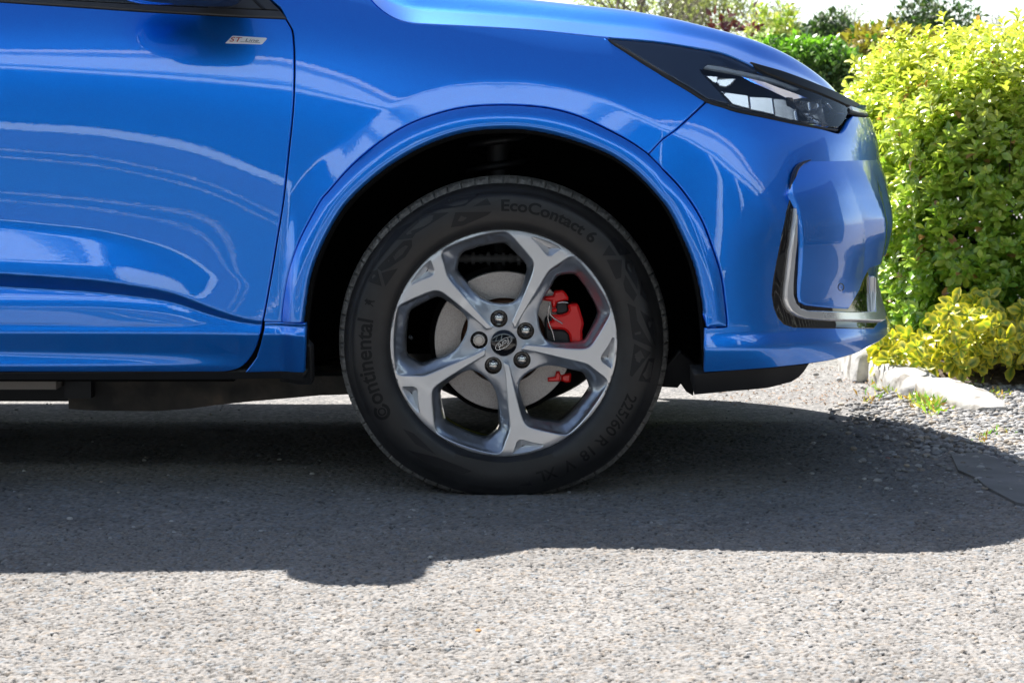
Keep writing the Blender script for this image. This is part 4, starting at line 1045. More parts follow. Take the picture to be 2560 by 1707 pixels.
for q in (fw2, rw, rw2): q.name = 'rear_wheel' if q is not fw2 else 'front_wheel'
# ---- brake
def cpx(P, y):  # crop pixels -> points on plane y
    return [at_y(X, Y, y) for X, Y in P]
def c2(P): return [(1260 + .19133 * x, 560 + .19133 * y) for x, y in P]
def c4(P): return [(1260 + .19133 * x, 860 + .19133 * y) for x, y in P]
def plate(name, P, y, th, m, parent, bev=.003, sm=3):
    """polygon on the plane y, thickness th to the back, chamfered front edge"""
    Q = np.array([at_y(X, Y, y)[[0, 2]] for X, Y in P]); Q = resample(catmull(Q * 1000, sm, True) if sm > 1 else Q * 1000, 4.0) / 1000
    In = offset(Q * 1000, bev * 1000) / 1000
    n = len(Q); V = [(a, y, c) for a, c in In] + [(a, y + bev, c) for a, c in Q] + [(a, y + th, c) for a, c in Q]
    cdt = delaunay_2d_cdt([Vector((float(a) * 1000, float(c) * 1000)) for a, c in In], [(i, (i + 1) % n) for i in range(n)], [], 1, 1e-4)
    Fc = []
    for f in cdt[2]:
        t = [cdt[3][i][0] for i in f if cdt[3][i]]
        if len(t) < 3: continue
        a, b, c = [In[i] for i in t[:3]]
        Fc.append(tuple(t) if np.cross(b - a, c - a) > 0 else tuple(t)[::-1])
    Fc += [(i, (i + 1) % n, n + (i + 1) % n, n + i) for i in range(n)] + [(n + i, n + (i + 1) % n, 2 * n + (i + 1) % n, 2 * n + i) for i in range(n)]
    return mk(name, V, Fc, m, parent, auto=25)
dc_ = at_y(1259.5, 852, .075); dx_, dz_ = dc_[0], dc_[2]
V = []; pr = [(.0945, .081), (.0955, .0755), (.1525, .0752), (.1538, .077), (.1538, .100), (.0955, .101)]
for k in range(160):
    t = 2 * math.pi * k / 160
    for r, yy in pr: V.append((dx_ + r * math.cos(t), yy, dz_ + r * math.sin(t)))
disc = mk('brake_disc', V, [tuple(f)[::-1] for f in grid_faces(160, len(pr), True)], M['disc'], car, auto=30)
V = []; pr = [(.0, .045), (.072, .045), (.078, .05), (.085, .085), (.095, .09)]
for k in range(64):
    t = 2 * math.pi * k / 64
    for r, yy in pr: V.append((dx_ + r * math.cos(t), yy, dz_ + r * math.sin(t)))
mk('hub_bell', V, [tuple(f)[::-1] for f in grid_faces(64, len(pr), True)], M['rust'], disc, auto=30)
V = []; pr = [(.05, .112), (.163, .112), (.166, .108)]
for k in range(48):
    t = R(100) + R(230) * k / 47
    for r, yy in pr: V.append((dx_ + r * math.cos(t), yy, dz_ + r * math.sin(t)))
mk('dust_shield', V, [tuple(f) for f in grid_faces(48, 3)], M['void'], car)
cal = plate('brake_caliper', c2([(838, 1062), (945, 1040), (980, 1080), (1015, 1190), (1042, 1300), (1022, 1400), (1030, 1545), (1000, 1600), (880, 1600), (865, 1545), (850, 1450), (790, 1385), (700, 1375), (590, 1370), (565, 1330), (570, 1275), (630, 1265), (620, 1190), (740, 1188), (820, 1160), (848, 1120)]), .052, .06, M['red'], car, bev=.005, sm=2)
plate('caliper_bridge', c2([(510, 1000), (530, 950), (640, 935), (655, 890), (690, 876), (770, 870), (805, 905), (842, 960), (838, 1000), (800, 1000), (690, 1030), (672, 1096), (625, 1095), (618, 1012)]), .058, .06, M['red'], cal, bev=.004, sm=1)
plate('caliper_lug', c2([(625, 1105), (700, 1100), (702, 1150), (630, 1155)]), .060, .04, M['red'], cal, bev=.003, sm=1)
plate('caliper_bracket', c4([(570, 440), (665, 430), (680, 360), (725, 360), (742, 402), (735, 485), (700, 490), (575, 492)]), .064, .03, M['red'], cal, bev=.003, sm=1)
plate('caliper_bracket', c4([(745, 404), (870, 385), (880, 400), (868, 500), (825, 505), (750, 486)]), .070, .03, M['red'], cal, bev=.004, sm=1)
plate('brake_pad', c2([(690, 1040), (800, 1010), (830, 1070), (830, 1150), (700, 1180), (680, 1120)]), .060, .03, M['black'], cal, bev=.003, sm=2)
plate('piston_housing', c2([(540, 1230), (590, 1200), (630, 1290), (600, 1375), (700, 1380), (790, 1390), (850, 1450), (868, 1560), (800, 1640), (600, 1640), (545, 1500), (530, 1300)]), .056, .06, M['black'], cal, bev=.004, sm=2)
w1 = [at_y(X, Y, .048) for X, Y in c2([(600, 1010), (598, 1080), (600, 1150), (615, 1195), (650, 1230), (700, 1262), (765, 1302)])]
V, Fc = tube(catmull(w1, 4), .0016, 6); mk('anti_rattle_spring', V, Fc, M['steel'], cal)
w2 = [at_y(X, Y, .046) for X, Y in c2([(595, 1060), (578, 1140), (575, 1240), (600, 1330), (640, 1430), (660, 1530)])]
V, Fc = tube(catmull(w2, 4), .0016, 6); mk('anti_rattle_spring', V, Fc, M['steel'], cal)
w3 = [at_y(X, Y, .054) for X, Y in c2([(700, 1035), (760, 1022), (840, 1030)])]
V, Fc = tube(catmull(w3, 4), .0018, 6); mk('pad_clip', V, Fc, M['steel'], cal)
# suspension knuckle and driveshaft boot glimpsed through the top window
parts = []
for i in range(9):
    x = WX - .09 + i * .017; parts.append(tube([(x, .16, WZ + .177), (x + .008, .16, WZ + .177)], [.012 + .004 * (i % 2)] * 2, 12))
parts.append(tube([(WX - .11, .16, WZ + .177), (WX + .07, .16, WZ + .177)], .009, 10))
V, Fc = join(parts); mk('suspension_knuckle', V, Fc, mat('grimy_alloy', (.10, .10, .10), .6), car, auto=40)
# ================================================================ GROUND
def tint_mat(name, rough=.8, spec=.3, bump=0, trans=None, coat=0):
    m = mat(name, (.3, .3, .3), rough, spec=spec, coat=coat); t, b = nodes(m)
    a = t.nodes.new('ShaderNodeVertexColor'); a.layer_name = 'tint'; t.links.new(a.outputs['Color'], b.inputs['Base Color'])
    if bump: 
        n = t.nodes.new('ShaderNodeTexNoise'); n.inputs['Scale'].default_value = bump; tc = t.nodes.new('ShaderNodeTexCoord'); t.links.new(tc.outputs['Object'], n.inputs['Vector'])
        bp = t.nodes.new('ShaderNodeBump'); bp.inputs['Strength'].default_value = .4; bp.inputs['Distance'].default_value = .003
        t.links.new(n.outputs['Fac'], bp.inputs['Height']); t.links.new(bp.outputs['Normal'], b.inputs['Normal'])
    if trans is not None:
        tl = t.nodes.new('ShaderNodeBsdfTranslucent'); hs = t.nodes.new('ShaderNodeMixRGB'); hs.blend_type = 'MULTIPLY'; hs.inputs[0].default_value = 1; hs.inputs[2].default_value = (*trans, 1)
        t.links.new(a.outputs['Color'], hs.inputs[1]); t.links.new(hs.outputs[0], tl.inputs[0])
        ad = t.nodes.new('ShaderNodeAddShader'); o = t.nodes['Material Output']; t.links.new(b.outputs[0], ad.inputs[0]); t.links.new(tl.outputs[0], ad.inputs[1]); t.links.new(ad.outputs[0], o.inputs[0])
    return m
def ground_mat(name, ramp, chip, bump, fine=True, spec=.05):
    m = mat(name, (.25, .24, .23), .85, spec=spec); t, b = nodes(m)
    tc = t.nodes.new('ShaderNodeTexCoord')
    v = t.nodes.new('ShaderNodeTexVoronoi'); v.inputs['Scale'].default_value = chip; t.links.new(tc.outputs['Object'], v.inputs['Vector'])
    sp = t.nodes.new('ShaderNodeSeparateColor'); t.links.new(v.outputs['Color'], sp.inputs[0])
    n = t.nodes.new('ShaderNodeTexNoise'); n.inputs['Scale'].default_value = 3.0; n.inputs['Detail'].default_value = 8; n.inputs['Roughness'].default_value = .7
    t.links.new(tc.outputs['Object'], n.inputs['Vector'])
    ma = t.nodes.new('ShaderNodeMath'); ma.operation = 'MULTIPLY_ADD'; ma.inputs[1].default_value = .55; t.links.new(sp.outputs[0], ma.inputs[0])
    m2 = t.nodes.new('ShaderNodeMath'); m2.operation = 'MULTIPLY'; m2.inputs[1].default_value = .45; t.links.new(n.outputs['Fac'], m2.inputs[0]); t.links.new(m2.outputs[0], ma.inputs[2])
    cr = t.nodes.new('ShaderNodeValToRGB'); els = cr.color_ramp.elements
    for i, (p, c) in enumerate(ramp):
        e = els[i] if i < 2 else els.new(p); e.position = p; e.color = (*c, 1)
    t.links.new(ma.outputs[0], cr.inputs['Fac']); t.links.new(cr.outputs['Color'], b.inputs['Base Color'])
    n3 = t.nodes.new('ShaderNodeTexNoise'); n3.inputs['Scale'].default_value = chip * 1.6; n3.inputs['Detail'].default_value = 5
    t.links.new(tc.outputs['Object'], n3.inputs['Vector'])
    ad = t.nodes.new('ShaderNodeMath'); ad.operation = 'SUBTRACT'; t.links.new(n3.outputs['Fac'], ad.inputs[0]); t.links.new(v.outputs['Distance'], ad.inputs[1])
    bp = t.nodes.new('ShaderNodeBump'); bp.inputs['Strength'].default_value = bump; bp.inputs['Distance'].default_value = .004
    t.links.new(ad.outputs[0], bp.inputs['Height']); t.links.new(bp.outputs['Normal'], b.inputs['Normal'])
    return m
RAMP = [(0.12, (.13, .13, .135)), (.35, (.215, .21, .205)), (.6, (.27, .26, .25)), (.8, (.38, .365, .345))]
M['tarmac'] = ground_mat('worn_chip_tarmac', RAMP, 130, .35)
M['tarmac_far'] = ground_mat('worn_chip_tarmac_far', RAMP, 95, .9)
# one sheet to the horizon
def vnoise(x, y, s, seed):
    r = np.random.default_rng(seed); Gd = r.random((256, 256)); X = x * s; Y = y * s; i = np.floor(X).astype(int); j = np.floor(Y).astype(int)
    fx = X - i; fy = Y - j; fx = fx * fx * (3 - 2 * fx); fy = fy * fy * (3 - 2 * fy)
    g = lambda a, b: Gd[a % 256, b % 256]
    return (g(i, j) * (1 - fx) + g(i + 1, j) * fx) * (1 - fy) + (g(i, j + 1) * (1 - fx) + g(i + 1, j + 1) * fx) * fy
g0 = mk('ground', [(-400, -60, -.006), (400, -60, -.006), (400, 900, -.006), (-400, 900, -.006)], [(0, 1, 2, 3)], M['tarmac_far'], smooth=False); tag(g0, kind='structure')
rd = mk('road', [(-40, -9, -.002), (40, -9, -.002), (40, -2.35, -.002), (-40, -2.35, -.002)], [(0, 1, 2, 3)], ground_mat('dark_asphalt', [(0.12, (.030, .032, .036)), (.35, (.042, .044, .048)), (.6, (.052, .054, .056)), (.8, (.08, .08, .08))], 120, .5), smooth=False); tag(rd, kind='structure')
dark_reflection_sheet = mk('path', [(1.75, -2.34, -.001), (4.15, -2.34, -.001), (4.15, 1.3, -.001), (1.75, 1.3, -.001)], [(0, 1, 2, 3)], rd.data.materials[0], smooth=False); tag(dark_reflection_sheet, kind='structure')  # unseen dark sheet, added so the bumper corner reflects darker ground
mp_ = mat('road_paint', (.75, .75, .72), .6); V, Fc = join([([(x0, y0, .002), (x1, y0, .002), (x1, y1, .002), (x0, y1, .002)], [(0, 1, 2, 3)]) for x0, x1, y0, y1 in ((-30, 30, -3.15, -3.05), (-30, 30, -5.6, -5.45), (-30, 30, -7.7, -7.45), (-6.1, -6.0, -5.45, -3.15), (-3.2, -3.1, -5.45, -3.15), (4.1, 4.2, -5.45, -3.15))])
mk_ = mk('road_marking', V, Fc, mp_, smooth=False); tag(mk_, kind='structure')
# near tarmac with real stone chippings in relief
def chips(x, y, cell, seed, hmin=.2):
    r = np.random.default_rng(seed); n = 1024
    jx = r.random((n, n)); jy = r.random((n, n)); hh = r.random((n, n)) ** 1.3; sxx = r.uniform(-1, 1, (n, n)); syy = r.uniform(-1, 1, (n, n)); rad = r.uniform(.5, 1.0, (n, n)); an = r.uniform(-.45, .45, (n, n))
    i0 = np.floor(x / cell).astype(int); j0 = np.floor(y / cell).astype(int); best = np.full(x.shape, -1.0); tone = np.zeros(x.shape)
    for di in (-1, 0, 1):
        for dj in (-1, 0, 1):
            i = (i0 + di) % n; j = (j0 + dj) % n
            px_ = (i0 + di + .12 + .76 * jx[i, j]) * cell; py_ = (j0 + dj + .12 + .76 * jy[i, j]) * cell
            dx = (x - px_) / cell; dy = (y - py_) / cell
            d = (np.abs(dx * .94 + dy * an[i, j]) ** 2.6 + np.abs(dy * 1.05 - dx * an[i, j]) ** 2.6) ** (1 / 2.6) / rad[i, j]
            h = (hmin + (1 - hmin) * hh[i, j]) * np.clip(1.2 - d ** 4 * 1.9, 0, 1) + .35 * (sxx[i, j] * dx + syy[i, j] * dy) * (d < .9)
            m = h > best; best = np.where(m, h, best); tone = np.where(m, hh[i, j] * .6 + rad[i, j] * .4 + sxx[i, j] * .12, tone)
    return np.clip(best, 0, 1.3), tone
M['chips'] = tint_mat('chip_seal_tarmac', .95, .03, 700)
def patch(gx, gy):
    X, Y = np.meshgrid(gx, gy, indexing='ij')
    wx = X + .003 * vnoise(X, Y, 80, 3); wy = Y + .003 * vnoise(X, Y, 80, 4)
    h1, t1 = chips(wx, wy, .0054, 1); h2, t2 = chips(wx + 3.3, wy + 1.1, .0145, 2, 0); big = (vnoise(X, Y, 40, 9) > .70) * np.clip(h2 - .15, 0, 1)
    worn = vnoise(X, Y, 1.6, 14) * .5 + vnoise(X, Y, 7, 15) * .5
    pt = np.clip(h1 / .42, 0, 1); deep = np.clip((vnoise(X, Y, 95, 51) - .44) * 6, 0, 1); pit = (1 - pt) * deep
    H = .0024 * pt + .0010 * h1 - .0046 * pit + .0030 * big + .0006 * rng.random(X.shape) + .0016
    edge = np.minimum.reduce([(X - gx[0]) / .06, (gx[-1] - X) / .06]).clip(0, 1); edge = np.minimum(edge, ((gy_top - Y) / .2).clip(0, 1)); edge = np.minimum(edge, ((Y + 1.66) / .05).clip(0, 1))
    H = -.0055 + H * edge + .0015
    tone = np.where(big > .12, t2, t1); stone = np.clip(1 - 1.5 * pit - .25 * (1 - pt) + big, 0, 1)
    b = (.172 + .14 * np.clip(tone, 0, 1)) * (.78 + .42 * worn) * (.9 + .2 * rng.random(X.shape))
    warm = vnoise(X, Y, 140, 33)[..., None]
    cs = b[..., None] * np.where(warm > .8, [1.10, .97, .84], np.where(warm < .2, [.93, .98, 1.02], [1.0, .95, .895]))
    c = cs * stone[..., None] + np.array([.040, .038, .035]) * (1 - stone[..., None])
    return fast_mesh('tarmac', np.stack([X, Y, H], -1).reshape(-1, 3), [grid_faces(len(gx), len(gy))], M['chips'], smooth=False, colors=c.reshape(-1, 3))
gy_top = 1.25
near = patch(np.arange(-1.14, 1.1401, .0023), np.arange(-1.62, -.3999, .0023)); tag(near, kind='structure')
mid = patch(np.arange(-1.5, 1.55, .0042), np.arange(-.40, 1.2501, .0052)); tag(mid, kind='structure')
# ---- loose stones
def pebble_proto(seed, n=3):
    r = np.random.default_rng(seed); V = []; nu, nv = 7, 9
    d = r.normal(size=(5, 3)); a = r.uniform(-.18, .18, 5)
    V.append((0, 0, -1));
    for i in range(1, nu - 1):
        la = math.pi * (i / (nu - 1) - .5)
        for j in range(nv):
            lo = 2 * math.pi * j / nv; V.append((math.cos(la) * math.cos(lo), math.cos(la) * math.sin(lo), math.sin(la)))
    V.append((0, 0, 1)); V = np.array(V)
    s = 1 + sum(a[k] * np.tanh(2 * (V @ (d[k] / np.linalg.norm(d[k])))) for k in range(5)); V = V * s[:, None]
    Fc = [(0, 1 + (j + 1) % nv, 1 + j) for j in range(nv)]
    for i in range(nu - 3):
        b = 1 + i * nv; Fc += [(b + j, b + (j + 1) % nv, b + nv + (j + 1) % nv) for j in range(nv)] + [(b + j, b + nv + (j + 1) % nv, b + nv + j) for j in range(nv)]
    b = 1 + (nu - 3) * nv; Fc += [(b + j, b + (j + 1) % nv, len(V) - 1) for j in range(nv)]
    return V, np.array(Fc)
PP = [pebble_proto(s) for s in range(8)]
def stones(name, pos, size, cols, m, flat=.6, parent=None):
    V = []; Fc = []; C = []; b = 0
    r = np.random.default_rng(len(pos))
    for (x, y, z), s, c in zip(pos, size, cols):
        pv, pf_ = PP[r.integers(8)]; sc_ = s * np.array([r.uniform(.8, 1.3), r.uniform(.7, 1.1), flat * r.uniform(.7, 1.2)]); t = r.uniform(0, 6.28)
        q = pv * sc_; q = np.stack([q[:, 0] * math.cos(t) - q[:, 1] * math.sin(t), q[:, 0] * math.sin(t) + q[:, 1] * math.cos(t), q[:, 2]], -1)
        V.append(q + (x, y, z + s * flat * .35)); Fc.append(pf_ + b); C.append(np.tile(c, (len(pv), 1))); b += len(pv)
    return fast_mesh(name, np.vstack(V), [np.vstack(Fc)], m, parent, colors=np.vstack(C), smooth=False)
M['stone'] = tint_mat('loose_stone', .85, .25, 400)
def stone_cols(n, dark=1.0):
    b = rng.uniform(.16, .42, (n, 1)) * dark; t = rng.random((n, 1))
    c = b * np.where(t < .72, [[1, .98, .95]], np.where(t < .9, [[1.1, .95, .78]], [[.8, .82, .86]]))
    return c
# gravel spilling between the kerb and the drive (dense) and scattered grit on the tarmac
def scat(n, fn_, s0, s1):
    pos = []; 
    while len(pos) < n:
        p = fn_(); 
        if p is not None: pos.append(p)
    return pos, rng.uniform(s0, s1, n)
A0 = at_z(2080, 1030); 
def gravel_pt():
    X = random.uniform(2020, 2700); Y = random.uniform(905, 1230)
    # right of the line from (2080,1010) to (2560,1200)
    if X > 2330 and Y < 1040 and random.random() < .5: q = at_z(X, Y); return (q[0], q[1], random.uniform(-.002, .006))
    lim = 1000 + (X - 2080) * .30
    p_ = 1.0 if Y < lim - 20 else math.exp(-(Y - lim + 20) / 38)
    p_ *= (max(.05, min(1, (X - 2130) / 230)) if Y < 1010 else 1) * max(.0, min(1, (X - 2020 + random.gauss(0, 12)) / 260)) ** 1.3
    if random.random() > p_: return None
    q = at_z(X, Y); return (q[0], q[1], random.uniform(-.004, .004))
pos, sz = scat(11000, gravel_pt, .0035, .0105)
gr = stones('gravel', pos, sz, stone_cols(len(pos), 1.15), M['stone'], .6); tag(gr, 'loose grey gravel spilling over the edge of the drive in front of the kerb', 'gravel', kind='stuff')
def grit_pt():
    X = random.uniform(-60, 2620); Y = random.uniform(1010, 1700)
    if random.random() > (.22 + .78 * max(0, (X - 1700) / 900)) * (1 if Y < 1420 else .5): return None
    q = at_z(X, Y); return (q[0], q[1], .0)
pos, sz = scat(900, grit_pt, .0015, .0048)
pos += [tuple(at_z(X, Y)) for X, Y in [(175, 1298), (430, 1303), (60, 1178), (360, 1152), (700, 1150), (1196, 1578), (1032, 1275), (780, 1186), (2215, 1222), (2242, 1178), (2160, 1198), (2220, 1145), (2355, 1163), (2290, 1230), (2030, 1184), (1970, 1160), (2035, 1108), (1075, 1395), (60, 1470)]]
sz = np.concatenate([sz, np.full(19, .0062)])
cols = stone_cols(len(pos), 1.1); cols[-19:] = [.5, .48, .45]; cols[-14] = [.45, .25, .10]; cols[-8] = [.45, .25, .2]
gt = stones('loose_grit', pos, sz, cols, M['stone'], .6); tag(gt, 'small pale stones scattered over the grey tarmac', 'grit', kind='stuff')
# smooth dark slab at the right edge
sl = [at_z(X, Y) for X, Y in [(2378, 1142), (2440, 1136), (2560, 1172), (2800, 1220), (2800, 1330), (2640, 1280), (2540, 1262), (2470, 1225), (2440, 1200), (2395, 1180)]]
n = len(sl); V = [(p[0], p[1], .0065) for p in sl] + [(p[0], p[1], -.004) for p in sl]
slab = mk('drain_cover', V, [tuple(range(n))[::-1]] + [(i, (i + 1) % n, n + (i + 1) % n, n + i) for i in range(n)], noise_bump(mat('smooth_concrete', (.17, .17, .175), .8), 300, .25, .002, color=[(.3, (.13, .13, .135)), (.7, (.2, .2, .205))], cscale=9), smooth=False)
tag(slab, 'smooth dark grey slab set in the gravel at the right edge', 'slab')

# ---- white kerb blocks
M['kerb'] = noise_bump(mat('white_painted_stone', (.74, .73, .70), .75), 40, .5, .006, color=[(.34, (.22, .20, .17)), (.46, (.52, .50, .46)), (.66, (.70, .69, .66))], cscale=16)
def kerb_block(P, h, nm, label, w=.11):
    """rounded block along a centre line"""
    P = np.array(P); n = 14; L = np.stack([np.interp(np.linspace(0, 1, n), np.linspace(0, 1, len(P)), P[:, k]) for k in range(2)], -1)
    d = np.gradient(L, axis=0); d /= np.linalg.norm(d, axis=1, keepdims=True); nr = np.stack([-d[:, 1], d[:, 0]], -1)
    sec = [(-1, -.3), (-1.02, .3), (-.98, .72), (-.86, .93), (-.6, 1.0), (0, 1.03), (.6, 1), (.86, .93), (.98, .72), (1.02, .3), (1, -.3)]
    V = []
    for i in range(n):
        e = min(i, n - 1 - i); k = [.80, .95, 1][min(e, 2)]; hk = 1 - .65 * (i / (n - 1)) ** 3 if len(P) > 2 else 1
        for a, b in sec:
            q = L[i] + nr[i] * a * w * k * .5 * (1 + rng.uniform(-.09, .09)); V.append((q[0], q[1], b * h * hk * (1 if e > 0 else .80) * (1 + rng.uniform(-.07, .07))))
    m = len(sec); Fc = [tuple(f) for f in grid_faces(n, m)] + [tuple(range(m)), tuple(range((n - 1) * m, n * m))[::-1]]
    o = mk('kerb_stone', V, Fc, M['kerb'], auto=60); tag(o, label, 'kerb stone', 'white kerb stones along the planted bed'); return o
kerb_block([(1.215, 2.62), (1.20, 2.22)], .10, 'a', 'short white kerb stone nearest the bumper tip, its end in shadow', .15)
kerb_block([(1.222, 2.19), (1.25, 1.98), (1.285, 1.80)], .085, 'b', 'low white kerb stone in the middle of the row beside the weeds', .13)
kerb_block([(1.292, 1.77), (1.33, 1.58), (1.39, 1.40)], .062, 'c', 'lowest white kerb stone, half buried where the row ends in the gravel', .13)

# ================================================================ PLANTS
def leaves(name, P, D, U, L, Wd, colfn, m, parent=None, fold=.12, droop=.12, rich=True, tipcol=None):
    """P base, D direction, U up-ish normal; L length, Wd width ratio"""
    D = D / np.linalg.norm(D, axis=1, keepdims=True); Sd = np.cross(D, U); Sd /= np.linalg.norm(Sd, axis=1, keepdims=True) + 1e-9; Nn = np.cross(Sd, D)
    if rich: tpl = [(0, 0, 0), (-.62, .30, .06), (0, .33, 0), (.62, .30, .06), (-1.0, .60, .07), (0, .63, -.01), (1.0, .60, .07), (-.66, .87, .02), (.66, .87, .02), (0, 1, -.06)]; fc = [(0, 2, 1), (0, 3, 2), (1, 2, 5, 4), (2, 3, 6, 5), (4, 5, 7), (5, 6, 8), (5, 9, 7), (5, 8, 9)]
    else: tpl = [(0, 0, 0), (-.8, .5, .05), (.8, .5, .05), (0, 1, -.05)]; fc = [(0, 2, 1), (1, 2, 3)]
    k = len(tpl); n = len(P); V = np.zeros((n, k, 3))
    for i, (a, b, c) in enumerate(tpl):
        V[:, i] = P + Sd * (a * Wd * L * .5)[:, None] + D * (b * L)[:, None] + Nn * ((c * (fold / .07) - droop * b * b) * L * 1.0)[:, None]
    C = np.repeat(colfn[:, None], k, 1)
    if tipcol is not None:
        for i in (0, 2, 5): C[:, i] = tipcol * .9
    base = (np.arange(n) * k)[:, None, None]
    tri = np.array([f for f in fc if len(f) == 3]); qd = [f for f in fc if len(f) == 4]
    Fl = [(tri[None] + base).reshape(-1, 3)]
    if qd: Fl.append((np.array(qd)[None] + base).reshape(-1, 4))
    return fast_mesh(name, V.reshape(-1, 3), Fl, m, parent, colors=C.reshape(-1, 3), smooth=True)
def rdir(n): v = rng.normal(size=(n, 3)); return v / np.linalg.norm(v, axis=1, keepdims=True)
def whorls(tips, dirs, nl, L0, spread=(30, 78), stemlen=.05):
    """leaf rosettes round shoot tips"""
    P = []; D = []; U = []; L = []; idx = []
    for t, (p, d) in enumerate(zip(tips, dirs)):
        a = np.cross(d, (0.3, .1, 1)); a /= np.linalg.norm(a) + 1e-9; b = np.cross(d, a); ph = rng.uniform(0, 6.28); n = rng.integers(nl[0], nl[1])
        for k in range(n):
            f = k / n; az = ph + k * 2.4 + rng.normal() * .2; el = R(spread[0] + (spread[1] - spread[0]) * f + rng.normal() * 8)
            rad = math.cos(az) * a + math.sin(az) * b
            P.append(p - d * stemlen * f * rng.uniform(.8, 1.2)); D.append(d * math.cos(el) + rad * math.sin(el)); U.append(d * math.sin(el) - rad * math.cos(el) + rng.normal(size=3) * .15); L.append(L0 * (.55 + .55 * min(1, f * 1.5)) * rng.uniform(.8, 1.2)); idx.append(t)
    return np.array(P), np.array(D), np.array(U), np.array(L), np.array(idx)
M['leaf'] = tint_mat('golden_leaf', .27, .6, trans=(.62, .66, .35))
M['leaf2'] = tint_mat('variegated_leaf', .35, .5, trans=(.6, .6, .2))
M['leafd'] = tint_mat('dark_leaf', .40, .5, trans=(.4, .6, .2))
M['bark'] = noise_bump(mat('brown_twig', (.10, .065, .04), .85), 80, .5)
def lumpy(p, s=3.0, seed=0):
    return vnoise(p[:, 0] * 1 + p[:, 2] * .7 + 9, p[:, 1] + p[:, 2] * .6 + 5, s, seed) - .5
# clipped golden privet: box-like mass with a rounded near-left shoulder
HX0, HX1, HY0, HY1, HZ = 1.245, 3.1, 2.18, 4.3, 1.16
def hedge_surface(n):
    pts = []; nr = []
    c = np.array([(HX0 + HX1) / 2, (HY0 + HY1) / 2, .52]); h = np.array([(HX1 - HX0) / 2, (HY1 - HY0) / 2, .59])
    while len(pts) < n:
        m_ = n; d = rdir(m_)
        # superellipsoid p = 5
        dd = d / h; s = (np.abs(dd) ** 4.5).sum(1) ** (-1 / 4.5); p = c + d * s[:, None]
        g = np.sign(d) * np.abs((p - c) / h) ** 3.5 / h; g /= np.linalg.norm(g, axis=1, keepdims=True)
        w_ = rng.random(m_); facing = (-g[:, 1] * .8 - g[:, 0] * .5 + g[:, 2] * .7)
        ok_ = (p[:, 2] > .10) & (w_ < np.clip(.25 + facing * 1.3, .06, 1)) & ((p[:, 0] < 2.5) | (w_ < .15)) & ((p[:, 1] < 3.4) | (w_ < .3))
        pts += list(p[ok_]); nr += list(g[ok_])
    return np.array(pts[:n]), np.array(nr[:n])
hp_, hn_ = hedge_surface(9000)
dep = rng.random(len(hp_)) ** 1.4 * .16
lump = .09 * lumpy(hp_, 4.0, 21) + .05 * lumpy(hp_, 11.0, 22)
tips = hp_ + hn_ * (lump - dep)[:, None] + np.array([0, 0, 1]) * (hn_[:, 2:3] > .6) * rng.random((len(hp_), 1)) ** 3 * .14
dirs = hn_ * .7 + np.array([-.05, -.1, .75]) + rng.normal(size=hp_.shape) * .33; dirs /= np.linalg.norm(dirs, axis=1, keepdims=True)
P_, D_, U_, L_, I_ = whorls(tips, dirs, (7, 11), .041, (28, 85), .05)
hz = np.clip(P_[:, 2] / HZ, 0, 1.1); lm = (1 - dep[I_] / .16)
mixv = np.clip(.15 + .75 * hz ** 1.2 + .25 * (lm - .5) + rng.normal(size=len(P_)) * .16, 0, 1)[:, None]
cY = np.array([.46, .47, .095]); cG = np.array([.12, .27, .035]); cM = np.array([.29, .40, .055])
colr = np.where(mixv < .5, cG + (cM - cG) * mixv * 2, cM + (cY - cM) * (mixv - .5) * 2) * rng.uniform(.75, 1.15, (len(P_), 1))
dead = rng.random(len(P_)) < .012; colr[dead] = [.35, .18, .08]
hedge = empty('hedge', (2.1, 3.2, 0)); tag(hedge, 'bright yellow-green clipped hedge with glossy leaves behind the white kerb at the right', 'hedge')
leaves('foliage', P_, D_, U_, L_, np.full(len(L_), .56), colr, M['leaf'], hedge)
parts = []
for i in rng.choice(len(tips), 330, replace=False):
    p = tips[i]; q = p - dirs[i] * rng.uniform(.12, .3); q2 = q + (np.array([2.1, 3.1, .2]) - q) * .25 + rng.normal(size=3) * .03; parts.append(tube([q2, q, p], [.004, .003, .0015], 5, False))
V, Fc = join(parts); tag(mk('twigs', V, Fc, M['bark'], hedge), kind='stuff')
# dark inner mass of older leaves so that little light comes through
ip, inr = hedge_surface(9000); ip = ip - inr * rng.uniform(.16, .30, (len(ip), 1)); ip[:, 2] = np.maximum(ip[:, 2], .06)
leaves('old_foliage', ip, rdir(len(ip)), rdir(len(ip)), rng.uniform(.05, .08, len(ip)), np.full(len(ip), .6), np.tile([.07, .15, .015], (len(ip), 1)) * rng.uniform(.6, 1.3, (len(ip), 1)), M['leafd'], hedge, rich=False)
# variegated low shrub at the foot
sp = []; sn = []
while len(sp) < 430:
    x = random.uniform(1.18, 2.4); z = random.uniform(.07, .29); y = 2.12 + .03 * math.sin(x * 9) + random.uniform(-.05, .14) - .12 * math.sin(min(1, (.44 - z) / .30) * 1.6) 
    if x < 1.26: y += .05
    if z > .11 + .14 * vnoise(np.array([x]), np.array([1.0]), 7, 4)[0] + .07 * (x - 1.2) + random.uniform(-.04, .04): continue
    sp.append((x, y, z)); sn.append((random.uniform(-.5, .2), -1, random.uniform(-.1, .9)))
sp = np.array(sp); sn = np.array(sn) + rng.normal(size=sp.shape) * .25; sn /= np.linalg.norm(sn, axis=1, keepdims=True)
P_, D_, U_, L_, I_ = whorls(sp, sn, (5, 9), .047, (35, 88), .03)
yel = np.array([.68, .60, .07]) * rng.uniform(.75, 1.1, (len(P_), 1)); grn = np.array([.12, .24, .05]) * rng.uniform(.7, 1.4, (len(P_), 1))
